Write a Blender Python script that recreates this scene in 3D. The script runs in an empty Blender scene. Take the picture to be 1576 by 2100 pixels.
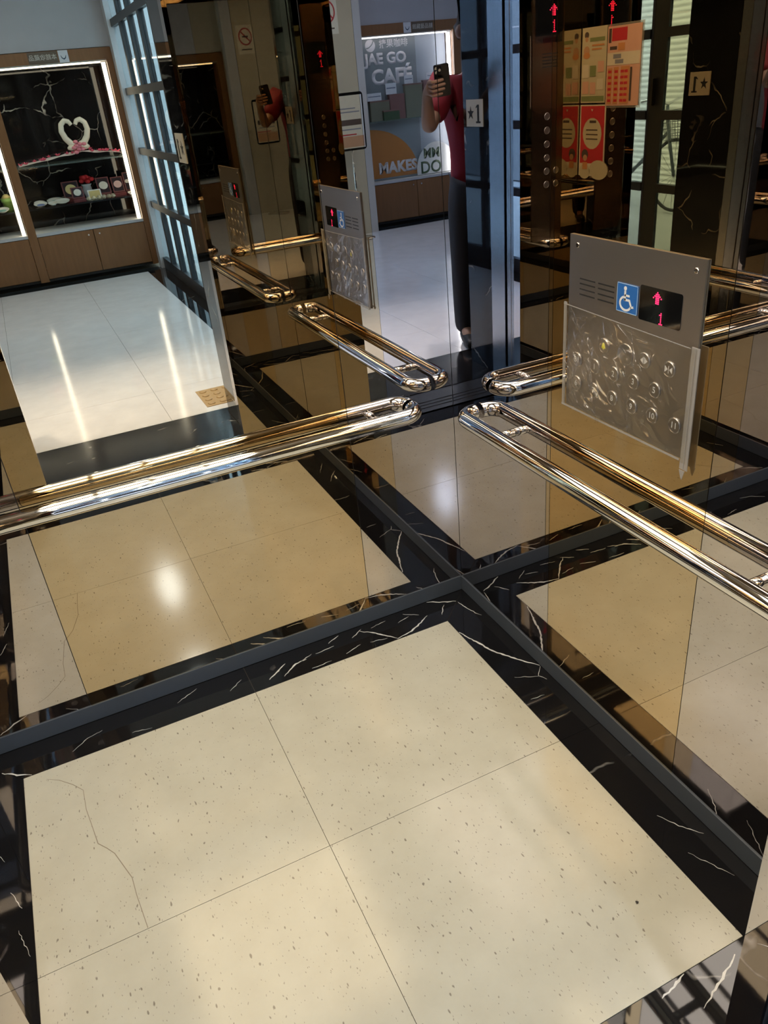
import bpy, bmesh, math, random
from mathutils import Vector
random.seed(7)
scene = bpy.context.scene
COL = scene.collection
PI = math.pi

# ------------------------------------------------------------------ camera, world, exposure
CAM = Vector((-0.970, -1.779, 1.427))
CR = Vector((0.901, -0.424, -0.089)).normalized()
CF = Vector((0.332, 0.808, -0.487)).normalized()
CU = CR.cross(CF).normalized()
CR = CF.cross(CU).normalized()
cam_data = bpy.data.cameras.new('camera')
cam_data.sensor_fit = 'HORIZONTAL'
cam_data.sensor_width = 36.0
cam_data.lens = 36.0 * 1592.1 / 1576.0
cam_data.clip_start = 0.005
cam = bpy.data.objects.new('camera', cam_data)
COL.objects.link(cam)
from mathutils import Matrix
M3 = Matrix((CR, CU, -CF)).transposed()
cam.matrix_world = Matrix.Translation(CAM) @ M3.to_4x4()
scene.camera = cam

world = bpy.data.worlds.new('world')
scene.world = world
world.use_nodes = True
bg = world.node_tree.nodes['Background']
bg.inputs[0].default_value = (0.42, 0.66, 1.0, 1)
bg.inputs[1].default_value = 12.0

scene.view_settings.view_transform = 'Standard'
scene.view_settings.look = 'None'
scene.view_settings.gamma = 1.0
scene.view_settings.use_curve_mapping = False
scene.view_settings.exposure = 0.0
try:
    scene.cycles.max_bounces = 12
    scene.cycles.glossy_bounces = 9
    scene.cycles.diffuse_bounces = 3
    scene.cycles.transparent_max_bounces = 16
    scene.cycles.sample_clamp_indirect = 10.0
    scene.cycles.use_light_tree = False
    scene.cycles.adaptive_threshold = 0.02
except Exception:
    pass

# light levels (all of them real fittings built further down)
CAB_LIGHT = 10.8
LOBBY_LIGHT = 20.0          # watts per lobby downlight
CASE_LIGHT = 7.5
SPOT_POWER = 190.0

# ------------------------------------------------------------------ materials
MATS = {}
def new_mat(name):
    m = bpy.data.materials.new(name)
    m.use_nodes = True
    MATS[name] = m
    return m, m.node_tree.nodes, m.node_tree.links, m.node_tree.nodes['Principled BSDF']

def plain(name, col, rough=0.5, metal=0.0, spec=0.5, vary=0.06, scale=40.0):
    """procedural colour with a faint noise in it"""
    m, N, L, b = new_mat(name)
    tc = N.new('ShaderNodeTexCoord')
    nz = N.new('ShaderNodeTexNoise'); nz.inputs['Scale'].default_value = scale
    L.new(tc.outputs['Object'], nz.inputs['Vector'])
    mx = N.new('ShaderNodeMix'); mx.data_type = 'RGBA'
    mx.inputs[6].default_value = (*[max(0, c * (1 - vary)) for c in col], 1)
    mx.inputs[7].default_value = (*[min(1, c * (1 + vary)) for c in col], 1)
    L.new(nz.outputs['Fac'], mx.inputs[0])
    L.new(mx.outputs[2], b.inputs['Base Color'])
    b.inputs['Roughness'].default_value = rough
    b.inputs['Metallic'].default_value = metal
    b.inputs['Specular IOR Level'].default_value = spec
    return m

def emit(name, col, strength):
    m, N, L, b = new_mat(name)
    b.inputs['Base Color'].default_value = (*[min(1, c) * .8 for c in col], 1)
    b.inputs['Emission Color'].default_value = (*col, 1)
    b.inputs['Emission Strength'].default_value = strength
    return m

def mirror(name, col, rough=0.0):
    m, N, L, b = new_mat(name)
    N.remove(b)
    g = N.new('ShaderNodeBsdfGlossy')
    g.inputs['Color'].default_value = (*col, 1); g.inputs['Roughness'].default_value = rough
    L.new(g.outputs[0], N['Material Output'].inputs[0])
    return m

def brushed(name, col, rough=0.32):
    m, N, L, b = new_mat(name)
    tc = N.new('ShaderNodeTexCoord')
    mp = N.new('ShaderNodeMapping'); mp.inputs['Scale'].default_value = (60, 6, 900)
    nz = N.new('ShaderNodeTexNoise'); nz.inputs['Scale'].default_value = 1.0; nz.inputs['Detail'].default_value = 3
    L.new(tc.outputs['Object'], mp.inputs[0]); L.new(mp.outputs[0], nz.inputs['Vector'])
    mr = N.new('ShaderNodeMapRange'); mr.inputs[3].default_value = rough * .8; mr.inputs[4].default_value = rough * 1.2
    L.new(nz.outputs['Fac'], mr.inputs[0]); L.new(mr.outputs[0], b.inputs['Roughness'])
    b.inputs['Base Color'].default_value = (*col, 1)
    b.inputs['Metallic'].default_value = 1.0
    return m

def black_marble(name, amount=0.5, scale=2.2):
    m, N, L, b = new_mat(name)
    tc = N.new('ShaderNodeTexCoord')
    warp = N.new('ShaderNodeTexNoise'); warp.inputs['Scale'].default_value = 3.0; warp.inputs['Detail'].default_value = 4
    L.new(tc.outputs['Object'], warp.inputs['Vector'])
    va = N.new('ShaderNodeVectorMath'); va.operation = 'SCALE'; va.inputs[3].default_value = 0.35
    L.new(warp.outputs['Color'], va.inputs[0])
    ad = N.new('ShaderNodeVectorMath'); ad.operation = 'ADD'
    L.new(tc.outputs['Object'], ad.inputs[0]); L.new(va.outputs[0], ad.inputs[1])
    vo = N.new('ShaderNodeTexVoronoi'); vo.feature = 'DISTANCE_TO_EDGE'; vo.inputs['Scale'].default_value = scale
    L.new(ad.outputs[0], vo.inputs['Vector'])
    rp = N.new('ShaderNodeValToRGB')
    rp.color_ramp.elements[0].position = 0.0; rp.color_ramp.elements[0].color = (1, 1, 1, 1)
    rp.color_ramp.elements[1].position = 0.016; rp.color_ramp.elements[1].color = (0, 0, 0, 1)
    L.new(vo.outputs['Distance'], rp.inputs[0])
    n2 = N.new('ShaderNodeTexNoise'); n2.inputs['Scale'].default_value = 4.5; n2.inputs['Detail'].default_value = 5
    L.new(tc.outputs['Object'], n2.inputs['Vector'])
    r2 = N.new('ShaderNodeValToRGB')
    r2.color_ramp.elements[0].position = 0.62 - .25 * amount; r2.color_ramp.elements[1].position = 0.78 - .25 * amount
    L.new(n2.outputs['Fac'], r2.inputs[0])
    mu = N.new('ShaderNodeMath'); mu.operation = 'MULTIPLY'
    L.new(rp.outputs[0], mu.inputs[0]); L.new(r2.outputs[0], mu.inputs[1])
    mx = N.new('ShaderNodeMix'); mx.data_type = 'RGBA'
    mx.inputs[6].default_value = (0.010, 0.010, 0.011, 1); mx.inputs[7].default_value = (0.62, 0.60, 0.56, 1)
    L.new(mu.outputs[0], mx.inputs[0]); L.new(mx.outputs[2], b.inputs['Base Color'])
    b.inputs['Roughness'].default_value = 0.03
    return m

def cream_stone(name, base, dark, fleck=(0.20, 0.17, 0.13), rough=0.14, flecks=True):
    m, N, L, b = new_mat(name)
    tc = N.new('ShaderNodeTexCoord')
    n1 = N.new('ShaderNodeTexNoise'); n1.inputs['Scale'].default_value = 7; n1.inputs['Detail'].default_value = 8; n1.inputs['Roughness'].default_value = .62
    L.new(tc.outputs['Object'], n1.inputs['Vector'])
    mx = N.new('ShaderNodeMix'); mx.data_type = 'RGBA'
    mx.inputs[6].default_value = (*dark, 1); mx.inputs[7].default_value = (*base, 1)
    rp0 = N.new('ShaderNodeValToRGB'); rp0.color_ramp.elements[0].position = .3; rp0.color_ramp.elements[1].position = .66
    L.new(n1.outputs['Fac'], rp0.inputs[0]); L.new(rp0.outputs[0], mx.inputs[0])
    out = mx.outputs[2]
    if flecks:
        for sc, th, stretch, w in ((80, 0.10, (1.0, .42, 1), .8), (170, 0.12, (1.0, .45, 1), .6)):
            mp = N.new('ShaderNodeMapping'); mp.inputs['Scale'].default_value = stretch
            mp.inputs['Rotation'].default_value = (0, 0, .35)
            L.new(tc.outputs['Object'], mp.inputs[0])
            wn = N.new('ShaderNodeTexNoise'); wn.inputs['Scale'].default_value = 60
            L.new(mp.outputs[0], wn.inputs['Vector'])
            sc_ = N.new('ShaderNodeVectorMath'); sc_.operation = 'SCALE'; sc_.inputs[3].default_value = .012
            L.new(wn.outputs['Color'], sc_.inputs[0])
            ad = N.new('ShaderNodeVectorMath'); ad.operation = 'ADD'
            L.new(mp.outputs[0], ad.inputs[0]); L.new(sc_.outputs[0], ad.inputs[1])
            vo = N.new('ShaderNodeTexVoronoi'); vo.inputs['Scale'].default_value = sc
            L.new(ad.outputs[0], vo.inputs['Vector'])
            r = N.new('ShaderNodeValToRGB')
            r.color_ramp.elements[0].position = th; r.color_ramp.elements[0].color = (1, 1, 1, 1)
            r.color_ramp.elements[1].position = th + .05; r.color_ramp.elements[1].color = (0, 0, 0, 1)
            L.new(vo.outputs['Distance'], r.inputs[0])
            # only some cells carry a fleck
            sp = N.new('ShaderNodeSeparateColor'); L.new(vo.outputs['Color'], sp.inputs[0])
            gt = N.new('ShaderNodeMath'); gt.operation = 'GREATER_THAN'; gt.inputs[1].default_value = .42
            L.new(sp.outputs[0], gt.inputs[0])
            ml = N.new('ShaderNodeMath'); ml.operation = 'MULTIPLY'
            L.new(r.outputs[0], ml.inputs[0]); L.new(gt.outputs[0], ml.inputs[1])
            m2 = N.new('ShaderNodeMath'); m2.operation = 'MULTIPLY'; m2.inputs[1].default_value = w
            L.new(ml.outputs[0], m2.inputs[0])
            mm = N.new('ShaderNodeMix'); mm.data_type = 'RGBA'
            mm.inputs[7].default_value = (*fleck, 1)
            L.new(m2.outputs[0], mm.inputs[0]); L.new(out, mm.inputs[6]); out = mm.outputs[2]
    L.new(out, b.inputs['Base Color'])
    b.inputs['Roughness'].default_value = rough
    b.inputs['Specular IOR Level'].default_value = .35 if flecks else .5
    return m

def wood(name, c1, c2, rough=0.35):
    m, N, L, b = new_mat(name)
    tc = N.new('ShaderNodeTexCoord')
    mp = N.new('ShaderNodeMapping'); mp.inputs['Scale'].default_value = (14, 14, 1.2)
    nz = N.new('ShaderNodeTexNoise'); nz.inputs['Scale'].default_value = 3; nz.inputs['Detail'].default_value = 6
    L.new(tc.outputs['Object'], mp.inputs[0]); L.new(mp.outputs[0], nz.inputs['Vector'])
    mx = N.new('ShaderNodeMix'); mx.data_type = 'RGBA'
    mx.inputs[6].default_value = (*c1, 1); mx.inputs[7].default_value = (*c2, 1)
    L.new(nz.outputs['Fac'], mx.inputs[0]); L.new(mx.outputs[2], b.inputs['Base Color'])
    b.inputs['Roughness'].default_value = rough
    return m

def clear(name, tint=(0.95, 0.97, 0.97), ior=1.5, rough=0.02, haze=0.0, hazecol=(.8, .8, .8)):
    """thin clear sheet: fresnel mirror over straight-through transmission"""
    m, N, L, b = new_mat(name)
    N.remove(b)
    out = N['Material Output']
    tr = N.new('ShaderNodeBsdfTransparent'); tr.inputs[0].default_value = (*tint, 1)
    gl = N.new('ShaderNodeBsdfGlossy'); gl.inputs[1].default_value = rough
    fr = N.new('ShaderNodeFresnel'); fr.inputs[0].default_value = ior
    mx = N.new('ShaderNodeMixShader')
    ge = N.new('ShaderNodeNewGeometry'); inv = N.new('ShaderNodeMath'); inv.operation = 'SUBTRACT'; inv.inputs[0].default_value = 1.0
    L.new(ge.outputs['Backfacing'], inv.inputs[1])
    fm = N.new('ShaderNodeMath'); fm.operation = 'MULTIPLY'; L.new(fr.outputs[0], fm.inputs[0]); L.new(inv.outputs[0], fm.inputs[1])
    L.new(fm.outputs[0], mx.inputs[0]); L.new(tr.outputs[0], mx.inputs[1]); L.new(gl.outputs[0], mx.inputs[2])
    last = mx
    if haze:
        df = N.new('ShaderNodeBsdfDiffuse'); df.inputs[0].default_value = (*hazecol, 1)
        m2 = N.new('ShaderNodeMixShader'); m2.inputs[0].default_value = haze
        L.new(mx.outputs[0], m2.inputs[1]); L.new(df.outputs[0], m2.inputs[2]); last = m2
    L.new(last.outputs[0], out.inputs[0])
    return m

SILVER = mirror('silver_mirror', (0.63, 0.595, 0.585))
BRONZE = mirror('bronze_mirror', (0.645, 0.53, 0.365))
RETURN_M = mirror('return_mirror', (0.56, 0.51, 0.41))
STEEL_P = mirror('polished_steel', (0.62, 0.60, 0.57), .05)
CHROME = mirror('handrail_chrome', (0.84, 0.84, 0.84), .04)
STEEL = brushed('brushed_steel', (0.42, 0.40, 0.385), .34)
JAMB_S = brushed('landing_steel', (0.42, 0.43, 0.45), .22)
STEEL_D = plain('sill_metal', (0.035, 0.038, 0.045), .25)
JOINT = plain('joint_dark', (0.03, 0.028, 0.025), .6)
SKIRT = plain('skirting_grey', (0.085, 0.10, 0.118), .42)
MARBLE = black_marble('black_marble_border', .05, 3.0)
MARBLE_W = black_marble('black_marble_wall', .55, 3.2)
VEIN = plain('white_vein', (0.72, 0.71, 0.66), .1, vary=.2, scale=120)
STONE = cream_stone('cream_limestone', (0.62, 0.595, 0.475), (0.555, 0.525, 0.41))
LOBBY_STONE = cream_stone('lobby_stone', (0.74, 0.73, 0.73), (0.66, 0.655, 0.66), rough=.10, flecks=False)
GROUT = plain('grout', (0.16, 0.13, 0.09), .8)
CRACK = plain('crack_dark', (0.28, 0.23, 0.16), .8)
BLACK = plain('matt_black', (0.012, 0.012, 0.012), .5)
BLACK_GL = plain('black_glass', (0.006, 0.006, 0.006), .05)
WHITE = plain('white_paint', (0.75, 0.75, 0.74), .45)
PRINT_W = plain('white_print', (0.78, 0.76, 0.80), .5)
BLUE = plain('sign_blue', (0.02, 0.13, 0.42), .35)
YELLOW = plain('bell_yellow', (0.85, 0.80, 0.05), .4)
LED = emit('red_led', (1.0, 0.02, 0.10), 3.2)
LED.cycles.emission_sampling = 'NONE'
WOOD = wood('case_wood', (0.16, 0.075, 0.028), (0.26, 0.125, 0.05))
GREYWALL = plain('lobby_wall_grey', (0.40, 0.40, 0.42), .7, scale=8)
BEIGE = plain('pillar_beige', (0.52, 0.49, 0.44), .6, scale=8)
CEILW = plain('ceiling_white', (0.62, 0.60, 0.57), .8, scale=6)
FILM = clear('clear_film', (0.93, 0.91, 0.87), 1.95, .03, .035, (.6, .57, .50))
STRIP = clear('sleeve_edge', (0.75, 0.73, 0.70), 1.5, .12, .42, (.62, .60, .57))
GLASS = clear('case_glass', (0.95, 0.97, 0.97), 1.35, .0)
PANE = clear('partition_glass', (0.86, 0.93, 0.97), 1.45, .0)
FRAME_D = plain('dark_frame', (0.02, 0.023, 0.028), .4)
POSTGREY = plain('post_grey', (0.45, 0.46, 0.48), .5)
SKIN = plain('skin', (0.42, 0.25, 0.17), .5, scale=25)
SHIRT = plain('red_shirt', (0.24, 0.008, 0.022), .8, scale=90, vary=.15)
TROUSERS = plain('black_trousers', (0.012, 0.012, 0.016), .75)
HAIR = plain('dark_hair', (0.01, 0.008, 0.007), .5)
CAB_EMIT = emit('cab_light_diffuser', (1.0, 0.93, 0.81), CAB_LIGHT)
LOBBY_EMIT = emit('lobby_downlight_lens', (0.60, 0.76, 1.0), 6.0)
LOBBY_EMIT.cycles.emission_sampling = 'NONE'
SPOT_LENS = emit('entrance_spot_lens', (1.0, 0.97, 0.95), 6.0)
SPOT_LENS.cycles.emission_sampling = 'NONE'
CASE_EMIT = emit('case_light_tube', (0.95, 0.97, 1.0), CASE_LIGHT)
CAFE_EMIT = emit('cafe_light_tube', (0.92, 0.96, 1.0), CASE_LIGHT * 2.4)

# ------------------------------------------------------------------ mesh helpers
class Frame:
    """a flat drawing frame: origin, right, up; normal = right x up"""
    def __init__(s, o, ex, ey):
        s.o = Vector(o); s.x = Vector(ex).normalized(); s.y = Vector(ey).normalized(); s.n = s.x.cross(s.y)
    def p(s, a, b, h=0.0):
        return s.o + s.x * a + s.y * b + s.n * h

class MB:
    def __init__(s): s.v = []; s.f = []; s.sm = []
    def quad(s, a, b, c, d, smooth=False):
        n = len(s.v); s.v += [Vector(a), Vector(b), Vector(c), Vector(d)]; s.f.append((n, n+1, n+2, n+3)); s.sm.append(smooth); return s
    def ngon(s, pts, smooth=False):
        n = len(s.v); s.v += [Vector(p) for p in pts]; s.f.append(tuple(range(n, n+len(pts)))); s.sm.append(smooth); return s
    def prism(s, bottom, top, smooth=False):
        n = len(s.v); k = len(bottom)
        s.v += [Vector(p) for p in bottom] + [Vector(p) for p in top]
        s.f.append(tuple(range(n+k-1, n-1, -1))); s.sm.append(False)
        s.f.append(tuple(range(n+k, n+2*k))); s.sm.append(False)
        for i in range(k):
            j = (i+1) % k
            s.f.append((n+i, n+j, n+k+j, n+k+i)); s.sm.append(smooth)
        return s
    def box(s, x0, x1, y0, y1, z0, z1):
        x0, x1 = sorted((x0, x1)); y0, y1 = sorted((y0, y1)); z0, z1 = sorted((z0, z1))
        return s.prism([(x0,y0,z0),(x1,y0,z0),(x1,y1,z0),(x0,y1,z0)], [(x0,y0,z1),(x1,y0,z1),(x1,y1,z1),(x0,y1,z1)])
    def bbox(s, x0, x1, y0, y1, z0, z1, c=0.002):
        """box with chamfered upright edges"""
        x0, x1 = sorted((x0, x1)); y0, y1 = sorted((y0, y1))
        pts = [(x0+c,y0),(x1-c,y0),(x1,y0+c),(x1,y1-c),(x1-c,y1),(x0+c,y1),(x0,y1-c),(x0,y0+c)]
        return s.prism([(x,y,z0) for x,y in pts], [(x,y,z1) for x,y in pts])
    # flat figures in a Frame, h = height above the frame, t = thickness
    def poly(s, fr, pts, h=0.0, t=0.0008):
        return s.prism([fr.p(a,b,h) for a,b in pts], [fr.p(a,b,h+t) for a,b in pts])
    def rect(s, fr, a0, a1, b0, b1, h=0.0, t=0.0008, r=0.0, k=4):
        if r <= 0:
            return s.poly(fr, [(a0,b0),(a1,b0),(a1,b1),(a0,b1)], h, t)
        pts = []
        for cx, cy, st in ((a1-r,b0+r,-PI/2),(a1-r,b1-r,0),(a0+r,b1-r,PI/2),(a0+r,b0+r,PI)):
            for i in range(k+1):
                a = st + PI/2*i/k; pts.append((cx+r*math.cos(a), cy+r*math.sin(a)))
        return s.poly(fr, pts, h, t)
    def disc(s, fr, a, b, r, h=0.0, t=0.0008, k=20, ry=None, a0=0, a1=2*PI):
        ry = r if ry is None else ry
        full = abs(a1-a0-2*PI) < 1e-6
        n = k if full else k+1
        return s.poly(fr, [(a+r*math.cos(a0+(a1-a0)*i/k), b+ry*math.sin(a0+(a1-a0)*i/k)) for i in range(n)], h, t)
    def ribbon(s, fr, pts, w, h=0.0, t=0.0008):
        """thick flat polyline; w number or list of widths"""
        k = len(pts); W = w if isinstance(w, (list, tuple)) else [w]*k
        Lp, Rp = [], []
        for i, (a, b) in enumerate(pts):
            p0 = pts[max(0, i-1)]; p1 = pts[min(k-1, i+1)]
            dx, dy = p1[0]-p0[0], p1[1]-p0[1]; l = math.hypot(dx, dy) or 1
            nx, ny = -dy/l*W[i]/2, dx/l*W[i]/2
            Lp.append((a+nx, b+ny)); Rp.append((a-nx, b-ny))
        for i in range(k-1):
            s.poly(fr, [Rp[i], Rp[i+1], Lp[i+1], Lp[i]], h, t)
        return s
    def tube(s, path, r, k=16, caps=True, smooth=True):
        path = [Vector(p) for p in path]; R = r if isinstance(r, (list, tuple)) else [r]*len(path)
        n0 = len(s.v); prev = None
        for i, p in enumerate(path):
            d = (path[min(i+1, len(path)-1)] - path[max(i-1, 0)]).normalized()
            if prev is None:
                a = Vector((0,0,1)) if abs(d.z) < .9 else Vector((1,0,0))
                u = d.cross(a).normalized()
            else:
                u = (prev - d*prev.dot(d)).normalized()
            prev = u; w = d.cross(u)
            for j in range(k):
                t = 2*PI*j/k; s.v.append(p + (u*math.cos(t)+w*math.sin(t))*R[i])
        for i in range(len(path)-1):
            for j in range(k):
                a = n0+i*k+j; b = n0+i*k+(j+1)%k
                s.f.append((a, b, b+k, a+k)); s.sm.append(smooth)
        if caps:
            s.f.append(tuple(n0+j for j in range(k-1,-1,-1))); s.sm.append(False)
            e = n0+(len(path)-1)*k; s.f.append(tuple(e+j for j in range(k))); s.sm.append(False)
        return s
    def lathe(s, o, prof, k=20, ax=(0,0,1), smooth=True):
        o = Vector(o); ax = Vector(ax).normalized()
        a = Vector((0,0,1)) if abs(ax.z) < .9 else Vector((1,0,0))
        u = ax.cross(a).normalized(); w = ax.cross(u); n0 = len(s.v)
        for r, h in prof:
            for j in range(k):
                t = 2*PI*j/k; s.v.append(o + ax*h + (u*math.cos(t)+w*math.sin(t))*max(r, 1e-5))
        for i in range(len(prof)-1):
            for j in range(k):
                a_ = n0+i*k+j; b_ = n0+i*k+(j+1)%k
                s.f.append((a_, b_, b_+k, a_+k)); s.sm.append(smooth)
        s.f.append(tuple(n0+j for j in range(k-1,-1,-1))); s.sm.append(False)
        e = n0+(len(prof)-1)*k; s.f.append(tuple(e+j for j in range(k))); s.sm.append(False)
        return s
    def grid(s, fn, nu, nv, smooth=True):
        n0 = len(s.v)
        for i in range(nu+1):
            for j in range(nv+1): s.v.append(Vector(fn(i/nu, j/nv)))
        for i in range(nu):
            for j in range(nv):
                a = n0+i*(nv+1)+j
                s.f.append((a, a+nv+1, a+nv+2, a+1)); s.sm.append(smooth)
        return s
    def ball(s, c, r, k=12, sz=1.0, ax=(0,0,1)):
        return s.lathe(c, [(r*math.sin(PI*i/k), -r*sz*math.cos(PI*i/k)) for i in range(k+1)], k*2 if k < 10 else 16, ax)
    def build(s, name, mat, parent=None, label=None, kind=None, cat=None, group=None, fixn=True):
        me = bpy.data.meshes.new(name)
        off = Vector((0,0,0))
        if parent is not None: off = world_loc(parent)
        me.from_pydata([tuple(v - off) for v in s.v], [], s.f)
        me.polygons.foreach_set('use_smooth', s.sm)
        if fixn:
            bm = bmesh.new(); bm.from_mesh(me); bmesh.ops.recalc_face_normals(bm, faces=bm.faces); bm.to_mesh(me); bm.free()
        me.update()
        me.materials.append(mat)
        o = bpy.data.objects.new(name, me); COL.objects.link(o)
        if parent is not None: o.parent = parent
        if label: o['label'] = label
        if kind: o['kind'] = kind
        if cat: o['category'] = cat
        if group: o['group'] = group
        return o

def world_loc(o):
    l = Vector((0,0,0))
    while o is not None:
        l = l + o.location; o = o.parent
    return l

def thing(name, label, cat, loc=(0,0,0), group=None, kind=None):
    o = bpy.data.objects.new(name, None); o.empty_display_size = .1
    COL.objects.link(o); o.location = loc
    o['label'] = label
    if cat: o['category'] = cat
    if group: o['group'] = group
    if kind: o['kind'] = kind
    return o

def text(name, body, size, fr, a, b, mat, parent, h=0.0, t=0.0006, bold=0.0, align='CENTER', sx=1.0, label=None):
    cu = bpy.data.curves.new('txt', 'FONT'); cu.body = body; cu.size = 1.0
    cu.align_x = align; cu.align_y = 'CENTER'; cu.offset = bold; cu.resolution_u = 3
    ob = bpy.data.objects.new('txt', cu); COL.objects.link(ob)
    dg = bpy.context.evaluated_depsgraph_get()
    me = bpy.data.meshes.new_from_object(ob.evaluated_get(dg))
    bpy.data.objects.remove(ob); bpy.data.curves.remove(cu)
    off = world_loc(parent) if parent is not None else Vector((0,0,0))
    # lift a copy of the outline by t: the face plus a thin wall
    bm = bmesh.new(); bm.from_mesh(me)
    geo = bmesh.ops.extrude_face_region(bm, geom=list(bm.faces))
    up = [e for e in geo['geom'] if isinstance(e, bmesh.types.BMVert)]
    ups = set(up)
    for v in bm.verts:
        hh = h + (t if v in ups else 0)
        v.co = fr.p(a + v.co.x*size*sx, b + v.co.y*size, hh) - off
    bmesh.ops.recalc_face_normals(bm, faces=bm.faces)
    bm.to_mesh(me); bm.free()
    me.name = name; me.materials.clear(); me.materials.append(mat)
    o = bpy.data.objects.new(name, me); COL.objects.link(o); o.parent = parent
    if label: o['label'] = label
    return o

def arc(c, r, a0, a1, ex, ey, n=8):
    c = Vector(c); ex = Vector(ex); ey = Vector(ey)
    return [c + ex*r*math.cos(a0+(a1-a0)*i/n) + ey*r*math.sin(a0+(a1-a0)*i/n) for i in range(n+1)]

# ------------------------------------------------------------------ dimensions (metres)
W = 1.44          # car width  (x from -W to 0)
D = 1.348         # car depth  (y from -D to 0)
H = 2.30          # car height
SK = 0.050        # skirting height
BX, BY = 0.1203, 0.1211
TX, TY = 0.600, 0.5528
JL, JR = -1.125, -0.304   # door jambs of the car
RL, RR = -1.16, -0.22     # marble reveals of the landing
YS0, YS1, YL, YT = -1.400, -1.620, -1.880, -2.070   # sill end, steel jamb end, lobby wall face
DOOR_H = 1.95
LH = 2.62         # lobby ceiling
YC = -6.35        # show case front
GX = 0.30         # glass partition

# ------------------------------------------------------------------ car floor
fl = thing('floor', 'cream limestone lift floor with black marble border', None, (-W/2, -D/2, 0), kind='structure')
MB().box(-W-.05, .05, -D-.03, .05, -.05, -.004).build('floor_bed', GROUT, fl)
g = .0006
xs = [-BX-2*TX, -BX-TX, -BX]; ys = [-BY-2*TY, -BY-TY, -BY]
tiles = {}
for i in range(2):
    for j in range(2):
        tiles[i, j] = MB().box(xs[i]+g, xs[i+1]-g, ys[j]+g, ys[j+1]-g, -.02, 0).build('tile', STONE, fl)
tiles[0, 1]['label'] = 'cream tile with a hairline crack'
up = Frame((0,0,0), (1,0,0), (0,1,0))
MB().ribbon(up, [(-1.268,-.153),(-1.24,-.172),(-1.21,-.205),(-1.189,-.236),(-1.189,-.301),(-1.182,-.36),(-1.176,-.414),(-1.160,-.436),(-1.146,-.459),(-1.121,-.54),(-1.119,-.587),(-1.111,-.672)],
            [.0006,.0012,.0016,.0012,.0014,.0014,.0018,.0016,.0016,.0016,.0014,.0014], h=.00005, t=.00015).build('crack', CRACK, tiles[0, 1])
X0, X1, Y0, Y1 = -W+.001, -.001, -D, -.001
fx0, fx1, fy0, fy1 = xs[0], xs[2], ys[0], ys[2]; xm, ym = xs[1], ys[1]
def strip(pts):
    return MB().prism([(x,y,-.02) for x,y in pts], [(x,y,-.0003) for x,y in pts]).build('border_strip', MARBLE, fl)
q = .0006
b_back_r = strip([(xm+q,fy1+q),(fx1-q,fy1+q),(X1-q,Y1),(xm+q,Y1)])
b_back_l = strip([(fx0+q,fy1+q),(xm-q,fy1+q),(xm-q,Y1),(X0+q,Y1)])
b_right_b = strip([(fx1+q,ym+q),(X1,ym+q),(X1,Y1-q),(fx1+q,fy1-q)])
b_right_f = strip([(fx1+q,fy0+q),(X1,Y0+q),(X1,ym-q),(fx1+q,ym-q)])
b_left_b = strip([(X0,ym+q),(fx0-q,ym+q),(fx0-q,fy1-q),(X0,Y1-q)])
b_left_f = strip([(X0,Y0+q),(fx0-q,fy0+q),(fx0-q,ym-q),(X0,ym-q)])
b_front_r = strip([(xm+q,Y0),(X1-q,Y0),(fx1-q,fy0-q),(xm+q,fy0-q)])
b_front_l = strip([(X0+q,Y0),(xm-q,Y0),(xm-q,fy0-q),(fx0+q,fy0-q)])
def veins(parent, lines):
    m = MB()
    for pts, w in lines:
        # roughen the line
        P = []
        for i in range(len(pts)-1):
            (a, b), (c, d) = pts[i], pts[i+1]
            k = max(2, int(math.hypot(c-a, d-b)/.008))
            for s_ in range(k):
                u_ = s_/k; P.append((a+(c-a)*u_+random.uniform(-.0016,.0016), b+(d-b)*u_+random.uniform(-.0016,.0016)))
        P.append(pts[-1])
        n = len(P)
        Wd = [w*(.72 if w < .0041 else .9)*(.25+.75*math.sin(PI*min(1, max(.06, i/(n-1)*1.0))))*random.uniform(.6,1.25) for i in range(n)]
        m.ribbon(up, P, Wd, h=-.0002, t=.0003)
    m.build('vein', VEIN, parent)
veins(b_right_b, [([(-.118,-.185),(-.081,-.305),(-.042,-.372),(-.004,-.425)], .0065), ([(-.006,-.43),(-.03,-.455),(-.02,-.48)], .002),
                  ([(-.048,-.055),(-.03,-.13),(-.02,-.15)], .004), ([(-.09,-.43),(-.05,-.45),(-.03,-.46)], .0015), ([(-.10,-.52),(-.06,-.525)], .0015)])
veins(b_back_r, [([(-.129,-.004),(-.09,-.03),(-.05,-.048)], .005), ([(-.37,-.024),(-.33,-.06),(-.284,-.117)], .005), ([(-.284,-.117),(-.234,-.108),(-.2,-.09),(-.16,-.066)], .005),
                 ([(-.12,-.085),(-.10,-.055),(-.09,-.045)], .003), ([(-.47,-.03),(-.43,-.012)], .004), ([(-.52,-.055),(-.46,-.05)], .004), ([(-.57,-.066),(-.53,-.05)], .003),
                 ([(-.63,-.10),(-.585,-.066),(-.55,-.063)], .005), ([(-.67,-.09),(-.61,-.05)], .005), ([(-.40,-.045),(-.36,-.02)], .003), ([(-.44,-.10),(-.39,-.085)], .003),
                 ([(-.33,-.03),(-.28,-.022)], .002), ([(-.25,-.05),(-.21,-.04)], .002), ([(-.55,-.11),(-.49,-.108)], .003), ([(-.22,-.02),(-.18,-.05)], .002), ([(-.36,-.09),(-.31,-.10)], .002)])
veins(b_back_l, [([(-.78,-.08),(-.74,-.05)], .002), ([(-.92,-.05),(-.86,-.02)], .002), ([(-1.05,-.10),(-1.0,-.11)], .0016), ([(-1.37,-.074),(-1.326,-.105),(-1.30,-.119)], .005), ([(-1.2,-.09),(-1.16,-.06),(-1.12,-.05)], .0018)])
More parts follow.
